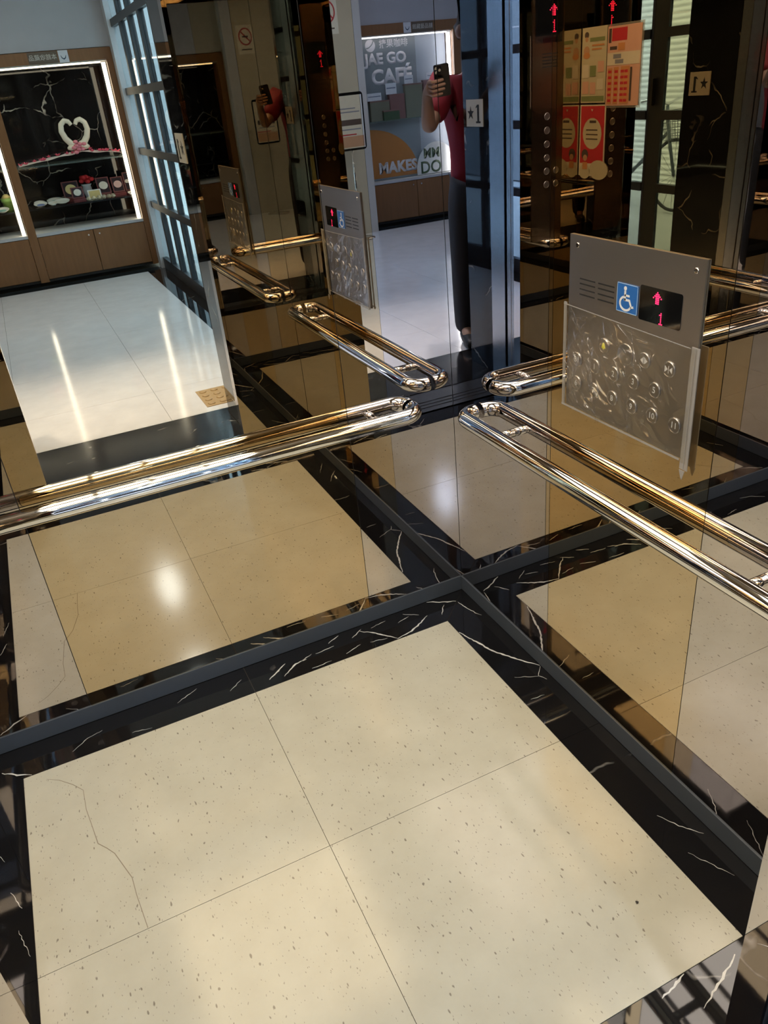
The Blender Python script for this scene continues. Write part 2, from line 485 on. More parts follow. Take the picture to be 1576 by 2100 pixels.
veins(b_front_r, [([(-.160,-1.245),(-.201,-1.262),(-.275,-1.288)], .0048), ([(-.262,-1.230),(-.325,-1.243)], .0055), ([(-.5,-1.25),(-.55,-1.3)], .003)])
veins(b_left_b, [([(-1.36,-.45),(-1.34,-.50)], .003), ([(-1.40,-.3),(-1.37,-.36)], .002), ([(-1.35,-.55),(-1.33,-.62)], .0015)])
veins(b_right_f, [([(-.07,-.95),(-.05,-.99),(-.02,-1.03)], .0025), ([(-.08,-1.05),(-.04,-1.13)], .0016)])
MB().ngon([(-.243+.0032*math.cos(a)*random.uniform(.6,1.3), -1.085+.0032*math.sin(a)*random.uniform(.6,1.3), .0012) for a in [i*PI/5 for i in range(10)]]).build('grit_crumb', BLACK, None, 'tiny dark crumb lying on the front right cream tile', cat='crumb')
# landing sill and threshold (the part of the floor between car and lobby)
sill = MB().box(JL-.03, JR+.03, YS1+.002, -D-.002, -.03, -.004).build('door_sill', STEEL_D, fl)
for yy in (-1.43, -1.465, -1.50):
    MB().box(JL-.03, JR+.03, yy-.008, yy+.008, -.01, -.0015).build('sill_ridge', STEEL_D, sill)
TM = black_marble('threshold_marble', .25, 3.0); TM.node_tree.nodes['Principled BSDF'].inputs['Roughness'].default_value = .13
MB().box(RL+.001, RR-.001, YT, YS1, -.03, -.001).build('threshold_slab', TM, fl)

# ------------------------------------------------------------------ car walls
def wave(u_, v_, seed, amp):
    """tiny real unevenness of the mirror sheets (fractions of a millimetre)"""
    r = random.Random(seed); s_ = 0
    for k in range(5):
        fx, fz = r.uniform(.5, 2.4), r.uniform(.2, 1.3)
        s_ += math.sin(2*PI*(fx*u_*1.2 + fz*v_*.8) + r.uniform(0, 6.28))/(1+1.3*fx)
    return s_*amp
def mirror_panel(fr, a0, a1, b0, b1, mat, parent, seed, amp, gap=.0009):
    a0 += gap; a1 -= gap
    nu = max(6, int((a1-a0)/.035)); nv = 54
    m = MB()
    m.grid(lambda u_, v_: fr.p(a0+(a1-a0)*u_, b0+(b1-b0)*v_, wave(a0+(a1-a0)*u_, b0+(b1-b0)*v_, seed, amp)), nu, nv)
    # sheet edges
    for (p, q_) in (((a0,b0),(a1,b0)), ((a1,b0),(a1,b1)), ((a1,b1),(a0,b1)), ((a0,b1),(a0,b0))):
        m.quad(fr.p(*p, -.004), fr.p(*q_, -.004), fr.p(*q_, -.0003), fr.p(*p, -.0003))
    return m.build('mirror_panel', mat, parent, fixn=False)
FA = Frame((0,0,0), (1,0,0), (0,0,1))          # normal (0,-1,0): back wall, a = x
FB = Frame((0,0,0), (0,-1,0), (0,0,1))         # normal (-1,0,0): right wall, a = -y
FC = Frame((-W,0,0), (0,1,0), (0,0,1))         # normal (1,0,0): left wall, a = y
FD = Frame((0,-D,0), (-1,0,0), (0,0,1))        # normal (0,1,0): front wall, a = -x
AMP = 0.000035
wa = thing('wall_back', 'back wall of bronze and silver mirror panels behind the long handrail', None, (-W/2, 0, 0), kind='structure')
MB().box(-W-.06, .06, .004, .05, -.05, H+.05).build('backing', JOINT, wa)
for i, (a0, a1, mt) in enumerate(((-W, -1.130, SILVER), (-1.130, -.315, BRONZE), (-.315, 0, SILVER))):
    p = mirror_panel(FA, a0, a1, SK, H, mt, wa, 11+i, AMP)
    p['label'] = ('silver mirror panel', 'bronze tinted mirror panel', 'silver mirror panel')[i]
wb = thing('wall_right', 'right wall of bronze and silver mirror panels behind the control panel', None, (0, -D/2, 0), kind='structure')
MB().box(.004, .05, -D-.01, .004, -.05, H+.05).build('backing', JOINT, wb)
for i, (a0, a1, mt) in enumerate(((0, .451, SILVER), (.451, .910, BRONZE), (.910, D, SILVER))):
    p = mirror_panel(FB, a0, a1, SK, H, mt, wb, 21+i, AMP)
    p['label'] = ('silver mirror panel', 'bronze tinted mirror panel', 'silver mirror panel')[i]
wc = thing('wall_left', 'left wall of mirror panels seen at the left edge', None, (-W, -D/2, 0), kind='structure')
MB().box(-W-.05, -W-.004, -D-.01, .004, -.05, H+.05).build('backing', JOINT, wc)
for i, (a0, a1, mt) in enumerate(((-D, -.910, SILVER), (-.910, -.451, BRONZE), (-.451, 0, SILVER))):
    mirror_panel(FC, a0, a1, SK, H, mt, wc, 31+i, AMP*1.8)
# front wall: two return panels and the header, polished bronze, with steel edges turned into the doorway
wd = thing('wall_front', 'front wall of the lift with polished return panels beside the doorway', None, (-W/2, -D, 0), kind='structure')
mirror_panel(FD, 0, -JR, 0.0, H, RETURN_M, wd, 41, AMP*1.2).name = 'return_panel'
mirror_panel(FD, -JL, W, 0.0, H, RETURN_M, wd, 42, AMP*1.2).name = 'return_panel'
mirror_panel(FD, -JR, -JL, DOOR_H, H, RETURN_M, wd, 43, AMP).name = 'header_panel'
MB().box(JR-.0, JR+.006, YS0, -D-.0006, 0, H).build('jamb_edge', SILVER, wd)
MB().box(JL-.006, JL, YS0, -D-.0006, 0, H).build('jamb_edge', SILVER, wd)
MB().box(JL, JR, YS0, -D-.005, DOOR_H, DOOR_H+.006).build('header_edge', SILVER, wd)
m = MB(); m.box(JR+.007, .06, YS0, -D-.005, -.05, H+.05); m.build('backing', JOINT, wd)
m = MB(); m.box(-W-.06, JL-.007, YS0, -D-.005, -.05, H+.05); m.build('backing', JOINT, wd)
m = MB(); m.box(JL-.006, JR+.006, YS0, -D-.005, DOOR_H+.007, H+.05); m.build('backing', JOINT, wd)
# skirtings
def skirting(name, label, boxes):
    t = thing(name, label, None, (0,0,0), kind='structure')
    for bx in boxes: MB().box(*bx).build('skirting_board', SKIRT, t)
skirting('baseboard_back', 'dark grey metal skirting along the back mirror wall', [(-W+.0035, -.0035, -.003, .004, .0015, SK)])
skirting('baseboard_right', 'dark grey metal skirting along the right mirror wall', [(-.003, .004, -D+.001, -.0005, .0015, SK)])
skirting('baseboard_left', 'dark grey metal skirting along the left mirror wall', [(-W-.004, -W+.003, -D+.001, -.0005, .0015, SK)])

# car ceiling with two luminous panels
ce = thing('ceiling', 'bronze lift ceiling', None, (-W/2, -D/2, H), kind='structure')
MB().box(-W-.06, .06, YS0, .05, H+.001, H+.05).build('ceiling_sheet', brushed('ceiling_steel', (.62,.59,.54), .3), ce)
t = thing('ceiling_light', 'large luminous panel of four strips in the lift ceiling', 'light', (-W/2, -D/2, H))
lx0, lx1, ly0, ly1 = -1.20, -.24, -1.14, -.20
for k in range(5):
    xx = lx0+(lx1-lx0)*k/4
    MB().box(xx-.012, xx+.012, ly0-.02, ly1+.02, H-.035, H).build('light_frame', STEEL_P, t)
for yy in (ly0-.01, ly1+.01):
    MB().box(lx0+.012, lx1-.012, yy-.01, yy+.01, H-.035, H).build('light_frame', STEEL_P, t)
for k in range(4):
    xa, xb = lx0+(lx1-lx0)*k/4+.013, lx0+(lx1-lx0)*(k+1)/4-.013
    MB().quad((xa,ly0,H-.02), (xa,ly1,H-.02), (xb,ly1,H-.02), (xb,ly0,H-.02)).build('diffuser', CAB_EMIT, t, fixn=False)

# ------------------------------------------------------------------ handrails
RZ, RD, RR_ = 0.645, 0.055, 0.0205
def handrail(fr, a0, a1, label, brackets):
    """tube along the frame's x axis at distance RD from the wall; ends bent back to the wall"""
    t = thing('handrail', label, 'handrail', fr.p((a0+a1)/2, RZ, 0))
    br = .044
    path = [fr.p(a0+RR_, RZ, .007)]
    path += [fr.p(a0+RR_+br-br*math.cos(k*PI/20), RZ, RD-br+br*math.sin(k*PI/20)) for k in range(11)]
    path += [fr.p(a0+(a1-a0)*k/10, RZ, RD) for k in range(2, 9)]
    path += [fr.p(a1-RR_-br+br*math.sin(k*PI/20), RZ, RD-br+br*math.cos(k*PI/20)) for k in range(11)]
    path += [fr.p(a1-RR_, RZ, .007)]
    MB().tube(path, RR_, 24).build('rail_tube', CHROME, t)
    for a in brackets:
        MB().tube([fr.p(a, RZ-.002, .0008), fr.p(a, RZ-.002, RD-RR_*.6)], .0105, 16).build('bracket', CHROME, t)
    return t
handrail(FA, -1.33, -.111, 'polished chrome handrail across the back mirror wall', (-1.19, -.243))
handrail(FB, .112, 1.240, 'polished chrome handrail along the right wall beneath the control panel', (.30, 1.05))
handrail(FC, -1.240, -.112, 'polished chrome handrail along the left mirror wall', (-1.05, -.30))

# ------------------------------------------------------------------ wheelchair control panel on the right wall
PZ = .004
def cv(y, z):      # measured 35 mm off the wall -> moved to the real plate face
    k = .964/.935
    return (-(-1.779+(y+1.779)*k), 1.427+(z-1.427)*k)     # frame coords (a = -y, b = z)
cop = thing('wheelchair_control_panel', 'brushed steel wheelchair height control panel with red floor display', 'control panel', (0, -.68, .95))
a0, bt = cv(-.547, 1.143); a1, bb = cv(-.888, .806)
bb = .787
MB().rect(FB, a0, a1-.005, bb, bt, .0005, PZ-.0005).build('faceplate', STEEL, cop)
for yy, zz in ((-.570,1.125),(-.863,1.124)):
    a, b = cv(yy, zz); s_ = MB().lathe(FB.p(a, b, PZ), [(.0052,0),(.0050,.0012),(.0034,.0018)], 14, FB.n).build('screw', STEEL_P, cop)
    MB().rect(FB, a-.0035, a+.0035, b-.0006, b+.0006, PZ+.0019, .0002).build('slot', BLACK, s_)
for c0, c1 in ((-.579,-.624),(-.632,-.677)):
    for zz in (1.066, 1.057, 1.047, 1.037):
        p0 = cv(c0, zz); p1 = cv(c1, zz)
        MB().rect(FB, p0[0], p1[0], p0[1]-.0013, p0[1]+.0013, PZ, .0003, .0012, 3).build('speaker_slot', BLACK, cop)
# wheelchair sign
s0 = cv(-.686, 1.028); s1 = cv(-.739, 1.078)
sg = MB().rect(FB, s0[0], s1[0], s0[1], s1[1], PZ, .0015).build('wheelchair_sign', BLUE, cop, 'blue wheelchair sign')
bdr = MB(); h_ = PZ+.0015; w_ = s1[0]-s0[0]; hh_ = s1[1]-s0[1]; e_ = .0012
for (x0, x1, y0, y1) in ((s0[0],s1[0],s0[1],s0[1]+e_),(s0[0],s1[0],s1[1]-e_,s1[1]),(s0[0],s0[0]+e_,s0[1],s1[1]),(s1[0]-e_,s1[0],s0[1],s1[1])):
    bdr.rect(FB, x0, x1, y0, y1, h_, .0003)
bdr.build('sign_border', plain('sign_pale_blue', (.35,.52,.72), .4), sg)
SY = Frame(FB.p(s0[0], s0[1], h_), FB.x, FB.y)
def n_(px, py): return (px*w_, py*hh_)
sy = MB()
sy.disc(SY, *n_(.40,.84), .075*hh_, 0, .0003, 14)
sy.ribbon(SY, [n_(.40,.76), n_(.40,.52), n_(.40,.42)], .085*w_, 0, .0003)
sy.ribbon(SY, [n_(.38,.60), n_(.62,.60)], .07*w_, 0, .0003)
sy.ribbon(SY, [n_(.37,.45), n_(.62,.45), n_(.72,.22), n_(.82,.26)], .085*w_, 0, .0003)
sy.ribbon(SY, [(n_(.44,.32)[0]+.27*w_*math.cos(a), n_(.44,.32)[1]+.235*hh_*math.sin(a)) for a in [PI*.62+i*PI*1.28/14 for i in range(15)]], .075*w_, 0, .0003)
sy.build('wheelchair_symbol', WHITE, sg)
# display
d0 = cv(-.743, 1.024); d1 = cv(-.841, 1.083)
dp = MB().rect(FB, d0[0], d1[0], d0[1], d1[1], PZ, .0008, .004).build('display', BLACK_GL, cop, 'black display window with red up arrow and digit 1')
ARROW = ['...#...', '..###..', '.#####.', '#.###.#', '..###..', '..###..', '..###..']
ONE = ['..#..', '.##..', '..#..', '..#..', '..#..', '..#..', '.###.']
def dots(fr, rows, ca, cb, pitch, r, h, name, parent):
    m = MB()
    for i, row in enumerate(rows):
        for j, ch in enumerate(row):
            if ch == '#': m.disc(fr, ca+(j-(len(row)-1)/2)*pitch, cb+((len(rows)-1)/2-i)*pitch, r, h, .0003, 8)
    return m.build(name, LED, parent)
c = cv(-.785, 1.067); dots(FB, ARROW, c[0], c[1], .0031, .00125, PZ+.0008, 'arrow_symbol', dp)
c = cv(-.7965, 1.0345); dots(FB, ONE, c[0], c[1], .0031, .00115, PZ+.0008, 'numeral', dp)
# push buttons
btn_prof = [(.0152,0),(.0152,.0012),(.0140,.0030),(.0126,.0034),(.0122,.0024),(.0118,.0024)]
def button(fr, a, b, leg, parent, off=PZ, sc=1.0):
    o = MB().lathe(fr.p(a, b, off), [(r*sc, h) for r, h in btn_prof], 22, fr.n).build('button', STEEL, parent)
    h = off+.0024
    if leg == 'bell':
        m = MB(); pts = [(-.006,-.004),(.006,-.004),(.0045,-.001),(.004,.003),(.002,.006),(0,.0072),(-.002,.006),(-.004,.003),(-.0045,-.001)]
        m.poly(fr, [(a+x, b+y) for x, y in pts], h, .0003); m.rect(fr, a-.002, a+.002, b-.0062, b-.0046, h, .0003)
        m.build('bell_symbol', YELLOW, o)
    elif leg in ('open', 'close'):
        m = MB()
        for sg_ in (-1, 1):
            x0, x1 = (.002, .009) if leg == 'open' else (.009, .002)
            m.poly(fr, [(a+sg_*x0, b-.006), (a+sg_*x1, b), (a+sg_*x0, b+.006)] if sg_ > 0 else [(a+sg_*x0, b+.006), (a+sg_*x1, b), (a+sg_*x0, b-.006)], h, .0003)
        if leg == 'open':
            m.rect(fr, a-.0013, a-.0005, b-.006, b+.006, h, .0003); m.rect(fr, a+.0005, a+.0013, b-.006, b+.006, h, .0003)
        else: m.rect(fr, a-.0006, a+.0006, b-.007, b+.007, h, .0003)
        m.build('door_symbol', WHITE, o)
    elif leg:
        text('legend', leg, .0165*sc, fr, a, b-.0002, WHITE, o, h, .0003, align='CENTER')
    return o
for yy, lg in ((-.658,'bell'),(-.766,'open'),(-.826,'close')):
    button(FB, *cv(yy, .955), lg, cop)
MB().lathe(FB.p(*cv(-.716,.953), PZ), [(.021,0),(.021,.001),(.019,.002),(.002,.002)], 24, FB.n).build('key_cover', STEEL, cop)
for yy, lg in zip((-.580,-.634,-.688,-.742,-.796), ('B1','1','2','3','5')): button(FB, *cv(yy, .909), lg, cop)
for yy, lg in zip((-.580,-.634,-.688,-.741,-.795,-.850), ('6','7','8','9','10','11')): button(FB, *cv(yy, .861), lg, cop)

# clear plastic sleeve hung over the lower half of the panel
slv = thing('plastic_sleeve', 'crinkled clear plastic sleeve taped over the lift buttons', 'plastic sleeve', (0, -.69, .89))
l0, lt = a0-.004, .992; l1 = a1; lb = bb-.004
rf = random.Random(5); folds = []
for k in range(110):
    x = rf.random()**1.5; y = rf.uniform(0, 1); an = rf.gauss(-.75, .5)
    sharp = k % 2 == 0
    folds.append((x, y, math.cos(an), math.sin(an), rf.uniform(.05, .20)*(1.15-x), rf.uniform(.004, .009) if sharp else rf.uniform(.012, .030), rf.choice((-1, 1, 1))*(rf.uniform(.0018, .0052) if sharp else rf.uniform(.001, .006))))
def film(u_, v_):
    a = l0+(l1-l0)*u_; bt_ = lt+.010*(1-u_); b = lb+(bt_-lb)*v_
    d = 0
    for x, y, cx, cy, ln, wd_, am in folds:
        dx, dy = u_-x, (v_-y)*.6
        s_ = dx*cx+dy*cy; t_ = -dx*cy+dy*cx
        d += am*math.exp(-(s_/ln)**2)*math.exp(-abs(t_)/wd_)
    env = min(1, 5*u_, 6*(1-u_), 8*v_+.2, 5*(1-v_)+.25)
    d += .0018*math.sin(9*u_+5*v_)*math.sin(4*v_+2*u_)
    return FB.p(a, b, PZ+.0062+max(-.0024, d*env))
MB().grid(film, 240, 140).build('film', FILM, slv, fixn=False)
MB().rect(FB, l1-.013, l1+.005, lb-.012, lt+.002, PZ+.0040, .0018).build('side_strip', STRIP, slv)
MB().rect(FB, l0-.003, l0+.005, lb+.002, lt+.012, PZ+.0040, .0018).build('side_strip', STRIP, slv)
m = MB(); m.rect(FB, l1-.0045, l1-.0032, lb-.010, lt, PZ+.0058, .0006); m.build('zip_ridge', STRIP, slv)
m = MB(); m.ribbon(FB, [(l0, lt+.0095), (l1-.013, lt)], .0016, PZ+.0085, .0004); m.build('top_hem', STRIP, slv)
m = MB(); m.ribbon(FB, [(l0, lb+.006), (l1-.013, lb+.006)], .004, PZ+.0085, .0004); m.build('bottom_weld', STRIP, slv)
m = MB(); m.poly(FB, [(l1-.010, lb-.012), (l1+.003, lb-.012), (l1-.002, lb-.030), (l1-.005, lb-.026)], PZ+.008, .0012); m.build('loose_corner', STRIP, slv)

# ------------------------------------------------------------------ main control panel and posters on the left return panel
mp_ = thing('main_control_panel', 'tall steel main control panel on the front return beside the left wall', 'control panel', (-1.30, -D, 1.2))
MB().rect(FD, 1.185, 1.345, .70, 1.90, .0008, .004).build('faceplate', brushed('bronze_plate', (.16,.125,.085), .25), mp_)
md = MB().rect(FD, 1.200, 1.335, 1.49, 1.68, .0048, .001, .004).build('display', BLACK_GL, mp_)
dots(FD, ARROW, 1.290, 1.605, .006, .0026, .0058, 'arrow_symbol', md)
dots(FD, ONE, 1.292, 1.548, .0066, .0026, .0058, 'numeral', md)
for k in range(6):
    button(FD, 1.262, 1.215-.055*k, '', mp_, .0048)
    if k > 3: button(FD, 1.312, 1.215-.055*k, '', mp_, .0048)
for k in range(5): MB().rect(FD, 1.235, 1.315, 1.40+k*.012, 1.404+k*.012, .0048, .0003).build('speaker_slot', BLACK, mp_)
P_CREAM = plain('paper_cream', (.52, .50, .40), .5); P_PINK = plain('paper_pink', (.62, .38, .33), .5); P_RED = plain('paper_red', (.48, .03, .05), .5)
P_ORG = plain('paper_orange', (.55, .26, .12), .5); P_GRN = plain('paper_green', (.20, .26, .13), .5); P_TXT = plain('print_dark', (.08, .06, .06), .6)
P_BLU = plain('print_bluegrey', (.22, .24, .33), .6); P_WHT = plain('paper_white', (.62, .60, .55), .5); P_SKIN = plain('print_skin', (.50, .30, .20), .6)
def printed(name, fr, items, parent, h):
    """items: (part name, material, [shapes]) flat print on the sheet"""
    for li, (nm, mt, shapes) in enumerate(items):
        hl = h + .00022*li
        for sh in shapes:
            m = MB()
            if sh[0] == 'r': m.rect(fr, *sh[1:5], hl, .0002)
            elif sh[0] == 'd': m.disc(fr, sh[1], sh[2], sh[3], hl, .0002, 18, sh[4] if len(sh) > 4 else None)
            elif sh[0] == 'l': m.ribbon(fr, sh[1], sh[2], hl, .0002)
            m.build(nm, mt, parent)
def wall_frame(a_ref, y_ref, k):
    f_ = Frame((-W, y_ref + a_ref*k, 0), (0,-1,0), (0,0,1)); f_.x = f_.x*k; f_.n = Vector((1,0,0)); return f_
FQ1, FQ2, FQ3 = wall_frame(1.437, -1.343, 1.42), wall_frame(1.324, -1.180, 1.02), wall_frame(1.437, -1.343, 1.28)
# green and cream notice (woman sitting), next to the corner
pg = MB().rect(FQ1, 1.324, 1.437, 1.250, 1.530, .0012, .0006).build('paper_notice', P_CREAM, None, 'cream and green paper notice with seated woman on the left mirror wall', cat='poster')
printed('n', FQ1, [('picture', P_TXT, [('d', 1.416, 1.503, .010, .012)]), ('picture', P_SKIN, [('d', 1.416, 1.487, .007, .009), ('d', 1.415, 1.445, .014, .018)]),
    ('picture', P_ORG, [('d', 1.414, 1.428, .016, .012)]),
    ('heading', P_GRN, [('r', 1.332, 1.400, 1.478, 1.492), ('r', 1.328, 1.434, 1.256, 1.276)]), ('text_line', P_ORG, [('r', 1.334, 1.39, 1.461, 1.467), ('r', 1.345, 1.39, 1.447, 1.453)]),
    ('picture', P_WHT, [('r', 1.402, 1.430, 1.345, 1.395), ('r', 1.334, 1.362, 1.300, 1.340)]), ('picture', P_PINK, [('r', 1.332, 1.360, 1.365, 1.405), ('r', 1.400, 1.430, 1.285, 1.332), ('r', 1.368, 1.394, 1.283, 1.328)]),
    ('picture', P_GRN, [('r', 1.368, 1.396, 1.350, 1.390)])], pg, .0018)
pp = thing('laminated_notice', 'pink and orange laminated notice on the left mirror wall', 'poster', (-W, -1.07, 1.38))
MB().rect(FQ2, 1.113, 1.324, 1.230, 1.530, .0012, .0008).build('plastic_pouch', clear('pouch', (.9,.88,.85), 1.5, .06, .12), pp)
sh = MB().rect(FQ2, 1.122, 1.320, 1.238, 1.522, .0020, .0004).build('sheet', P_PINK, pp)
printed('n', FQ2, [('heading', P_RED, [('r', 1.205, 1.295, 1.470, 1.515)]), ('heading', P_TXT, [('r', 1.298, 1.314, 1.465, 1.515), ('r', 1.262, 1.305, 1.440, 1.452)]),
    ('heading', P_ORG, [('r', 1.215, 1.255, 1.436, 1.462)]), ('panel', P_WHT, [('r', 1.125, 1.318, 1.385, 1.430)]), ('heading', P_BLU, [('r', 1.235, 1.282, 1.408, 1.424), ('r', 1.220, 1.270, 1.390, 1.405)]),
    ('panel', P_ORG, [('r', 1.284, 1.312, 1.245, 1.375), ('r', 1.245, 1.274, 1.245, 1.378), ('r', 1.180, 1.232, 1.245, 1.380)]),
    ('text_line', P_RED, [('r', 1.288+dx, 1.308+dx, 1.252+k*.021, 1.262+k*.021) for k in range(6) for dx in (0, -.039, -.075, -.098)]),
    ('panel', P_TXT, [('r', 1.165, 1.176, 1.255, 1.375)])], sh, .0024)
pr = MB().rect(FQ3, 1.303, 1.437, .958, 1.243, .0012, .0006).build('red_notice', P_WHT, None, 'red and white paper notice below the cream one on the left mirror wall', cat='poster')
printed('n', FQ3, [('panel', P_RED, [('r', 1.308, 1.432, 1.010, 1.238)]), ('panel', P_CREAM, [('d', 1.370, 1.130, .050, .062), ('d', 1.330, .985, .05, .04), ('d', 1.405, .975, .03, .03)]),
    ('text_line', P_TXT, [('r', 1.350, 1.385, 1.172, 1.182), ('r', 1.342, 1.402, 1.142, 1.147), ('r', 1.340, 1.402, 1.124, 1.129), ('r', 1.340, 1.402, 1.106, 1.111)]),
    ('picture', P_TXT, [('d', 1.405, 1.045, .018, .022)]), ('picture', P_SKIN, [('d', 1.403, 1.032, .011, .013)]), ('picture', P_ORG, [('r', 1.390, 1.416, .985, 1.014)]),
    ('logo', P_WHT, [('l', [(1.376, 1.226), (1.372, 1.218), (1.369, 1.226)], .003)])], pr, .0018)

# ------------------------------------------------------------------ doorway between car and lobby
def leaf(name, x0, x1, y0, y1, label):
    o = MB().bbox(x0, x1, y0, y1, .004, DOOR_H+.04, .002).build(name, JAMB_S, None, label, 'structure')
leaf('door_1', -1.72, JL-.012, -1.440, -1.405, 'lift car door leaf slid open on the left')
leaf('door_2', JR+.012, .29, -1.440, -1.405, 'lift car door leaf slid open on the right')
leaf('door_3', -1.72, JL-.018, -1.485, -1.450, 'landing door leaf slid open on the left')
leaf('door_4', JR+.018, .29, -1.485, -1.450, 'landing door leaf slid open on the right')
jm = thing('trim_1', 'polished steel door surround of the landing', None, (-.7, -1.56, 0), kind='structure')
MB().box(-1.9, RL+.02, YS1, -1.50, 0, DOOR_H+.06).build('jamb', JAMB_S, jm)
MB().box(RR-.02, .6, YS1, -1.50, 0, DOOR_H+.06).build('jamb', JAMB_S, jm)
MB().box(-1.9, .6, YS1, -1.50, DOOR_H+.06, LH).build('lintel', JAMB_S, jm)
wl = thing('wall_lobby', 'black marble lobby wall with white veins around the lift doorway', None, (-.7, -1.85, 0), kind='structure')
MB().box(-5.3, RL, YL, YS1-.001, 0, LH).build('marble_cladding', MARBLE_W, wl)
MB().box(RR, .6, YT+.07, YS1-.001, 0, LH).build('marble_cladding', MARBLE_W, wl)
MB().box(RL, RR, YL, YS1-.001, DOOR_H+.12, LH).build('marble_cladding', MARBLE_W, wl)
# unseen light-tight filling, added round the lift to keep sky light out
MB().box(-5.3, -W-.07, YS0, .1, -.05, LH).build('light_seal', JOINT, None, 'unseen dark block added to seal out light left of the lift', 'structure')
MB().box(.07, .6, YS0, .1, -.05, LH).build('light_seal', JOINT, None, 'unseen dark block added to seal out light right of the lift', 'structure')
MB().box(-5.3, .6, -1.51, .1, LH+.001, LH+.06).build('light_seal_top', JOINT, None, 'unseen dark slab added to seal out light above the lift', 'structure')
# floor number plates on both reveals
PLATE = plain('plate_ivory', (.60, .58, .50), .4)
def star(fr, a, b, r): return [(a+(r if k % 2 == 0 else r*.4)*math.cos(PI/2+k*PI/5), b+(r if k % 2 == 0 else r*.4)*math.sin(PI/2+k*PI/5)) for k in range(10)]
def serif_one(m, fr, a, b, h, s):
    m.rect(fr, a-.008*s, a+.008*s, b-.036*s, b+.036*s, h, .0008)
    m.rect(fr, a-.020*s, a+.020*s, b-.042*s, b-.034*s, h, .0008)
    m.poly(fr, [(a-.008*s, b+.036*s), (a-.020*s, b+.026*s), (a-.020*s, b+.021*s), (a-.008*s, b+.026*s)], h, .0008)
def plate(fr, label):
    t = thing('floor_number_plate', label, 'sign', fr.p(0, 1.24, 0))
    MB().rect(fr, -.073, .073, 1.183, 1.298, .0005, .004).build('plate', PLATE, t)
    m = MB(); m.poly(fr, star(fr, -.032, 1.240, .030), .0045, .0008); m.build('star_symbol', BLACK, t)
    m = MB(); serif_one(m, fr, .035, 1.240, .0045, 1.0); m.build('numeral', BLACK, t)
plate(Frame((RL, -1.772, 0), (0,1,0), (0,0,1)), 'ivory floor plate with star and 1 on the marble left of the doorway')
plate(Frame((RR, -1.885, 0), (0,-1,0), (0,0,1)), 'ivory floor plate with star and 1 on the marble right of the doorway')

# ------------------------------------------------------------------ lobby shell
lf = thing('floor', 'pale polished stone lobby floor with black marble edging', None, (-2.3, -4.2, 0), kind='structure')
MB().box(-5.3, GX+.1, YC-.6, YL+.4, -.06, -.012).build('floor_bed', GROUT, lf)
xs_l = [-5.3, -4.82, -4.10, -3.38, -2.66, -1.94, -1.22, -.50, .105]
ys_l = [YC+.17, -5.46, -4.74, -4.02, -3.30, -2.58, YT-.001]
for i in range(len(xs_l)-1):
    for j in range(len(ys_l)-1):
        MB().box(xs_l[i]+.0007, xs_l[i+1]-.0007, ys_l[j]+.0007, ys_l[j+1]-.0007, -.02, -.001).build('floor_slab', LOBBY_STONE, lf)
MB().box(.106, GX+.06, YC, YT-.001, -.02, -.001).build('border_strip', MARBLE, lf)
MB().box(-5.3, RL, YT, YL-.001, -.02, -.001).build('border_strip', MARBLE, lf)
MB().box(RR, GX+.06, YT, YT+.069, -.02, -.001).build('border_strip', MARBLE, lf)
MB().box(-5.3, .105, YC, YC+.169, -.02, -.001).build('border_strip', MARBLE, lf)
MB().box(-5.3, GX+.1, YC-.6, YL+.02, LH, LH+.06).build('ceiling', CEILW, None, 'plain white lobby ceiling', 'structure')
MB().box(-5.36, -5.3, YC-.6, YL+.1, 0, LH).build('wall_lobby_far', GREYWALL, None, 'grey far wall of the lobby', 'structure')
MB().box(-5.3, GX+.1, YC-.62, YC-.56, 0, LH).build('wall_lobby_rear', GREYWALL, None, 'grey rear wall behind the show cases', 'structure')
MB().box(-5.3, GX+.1, YC-.56, YC-.012, 1.875, LH).build('wall_lobby_upper', GREYWALL, None, 'grey wall above the wooden show cases', 'structure')
MB().box(-2.57, -1.965, YC-.56, -6.17, 0, LH).build('pillar', BEIGE, None, 'beige pillar between the two wooden show cases', 'structure')
def downlight(x, y, label, lens=None):
    t = thing('ceiling_light', label, 'light', (x, y, LH), group='round downlights in the lobby ceiling')
    MB().lathe((x, y, LH-.02), [(.10,0),(.10,.019)], 28).build('light_ring', WHITE, t)
    MB().ngon([(x+.08*math.cos(k*PI/6), y-.08*math.sin(k*PI/6), LH-.021) for k in range(12)]).build('lens', lens or LOBBY_EMIT, t, fixn=False)
    ld = bpy.data.lights.new('downlight_lamp', 'AREA'); ld.shape = 'DISK'; ld.size = .15; ld.energy = LOBBY_LIGHT; ld.color = (.60, .75, 1.0)
    lo = bpy.data.objects.new('downlight_lamp', ld); COL.objects.link(lo); lo.parent = t; lo.location = (0, 0, -.026)
def entrance_spot(x, y, label):
    t = thing('entrance_spotlight', label, 'light', (x, y, LH), group='row of spotlights before the lift doorway')
    MB().lathe((x, y, LH-.02), [(.075,0),(.075,.019)], 24).build('light_ring', STEEL_P, t)
    MB().lathe((x, y, LH-.024), [(.055,0),(.055,.003)], 24).build('lens', SPOT_LENS, t)
    ld = bpy.data.lights.new('spot_beam', 'SPOT'); ld.energy = SPOT_POWER; ld.color = (1.0, .99, 1.0); ld.spot_size = math.radians(52); ld.spot_blend = .75; ld.shadow_soft_size = .05
    lo = bpy.data.objects.new('spot_beam', ld); COL.objects.link(lo); lo.parent = t; lo.location = (0, 0, -.03)
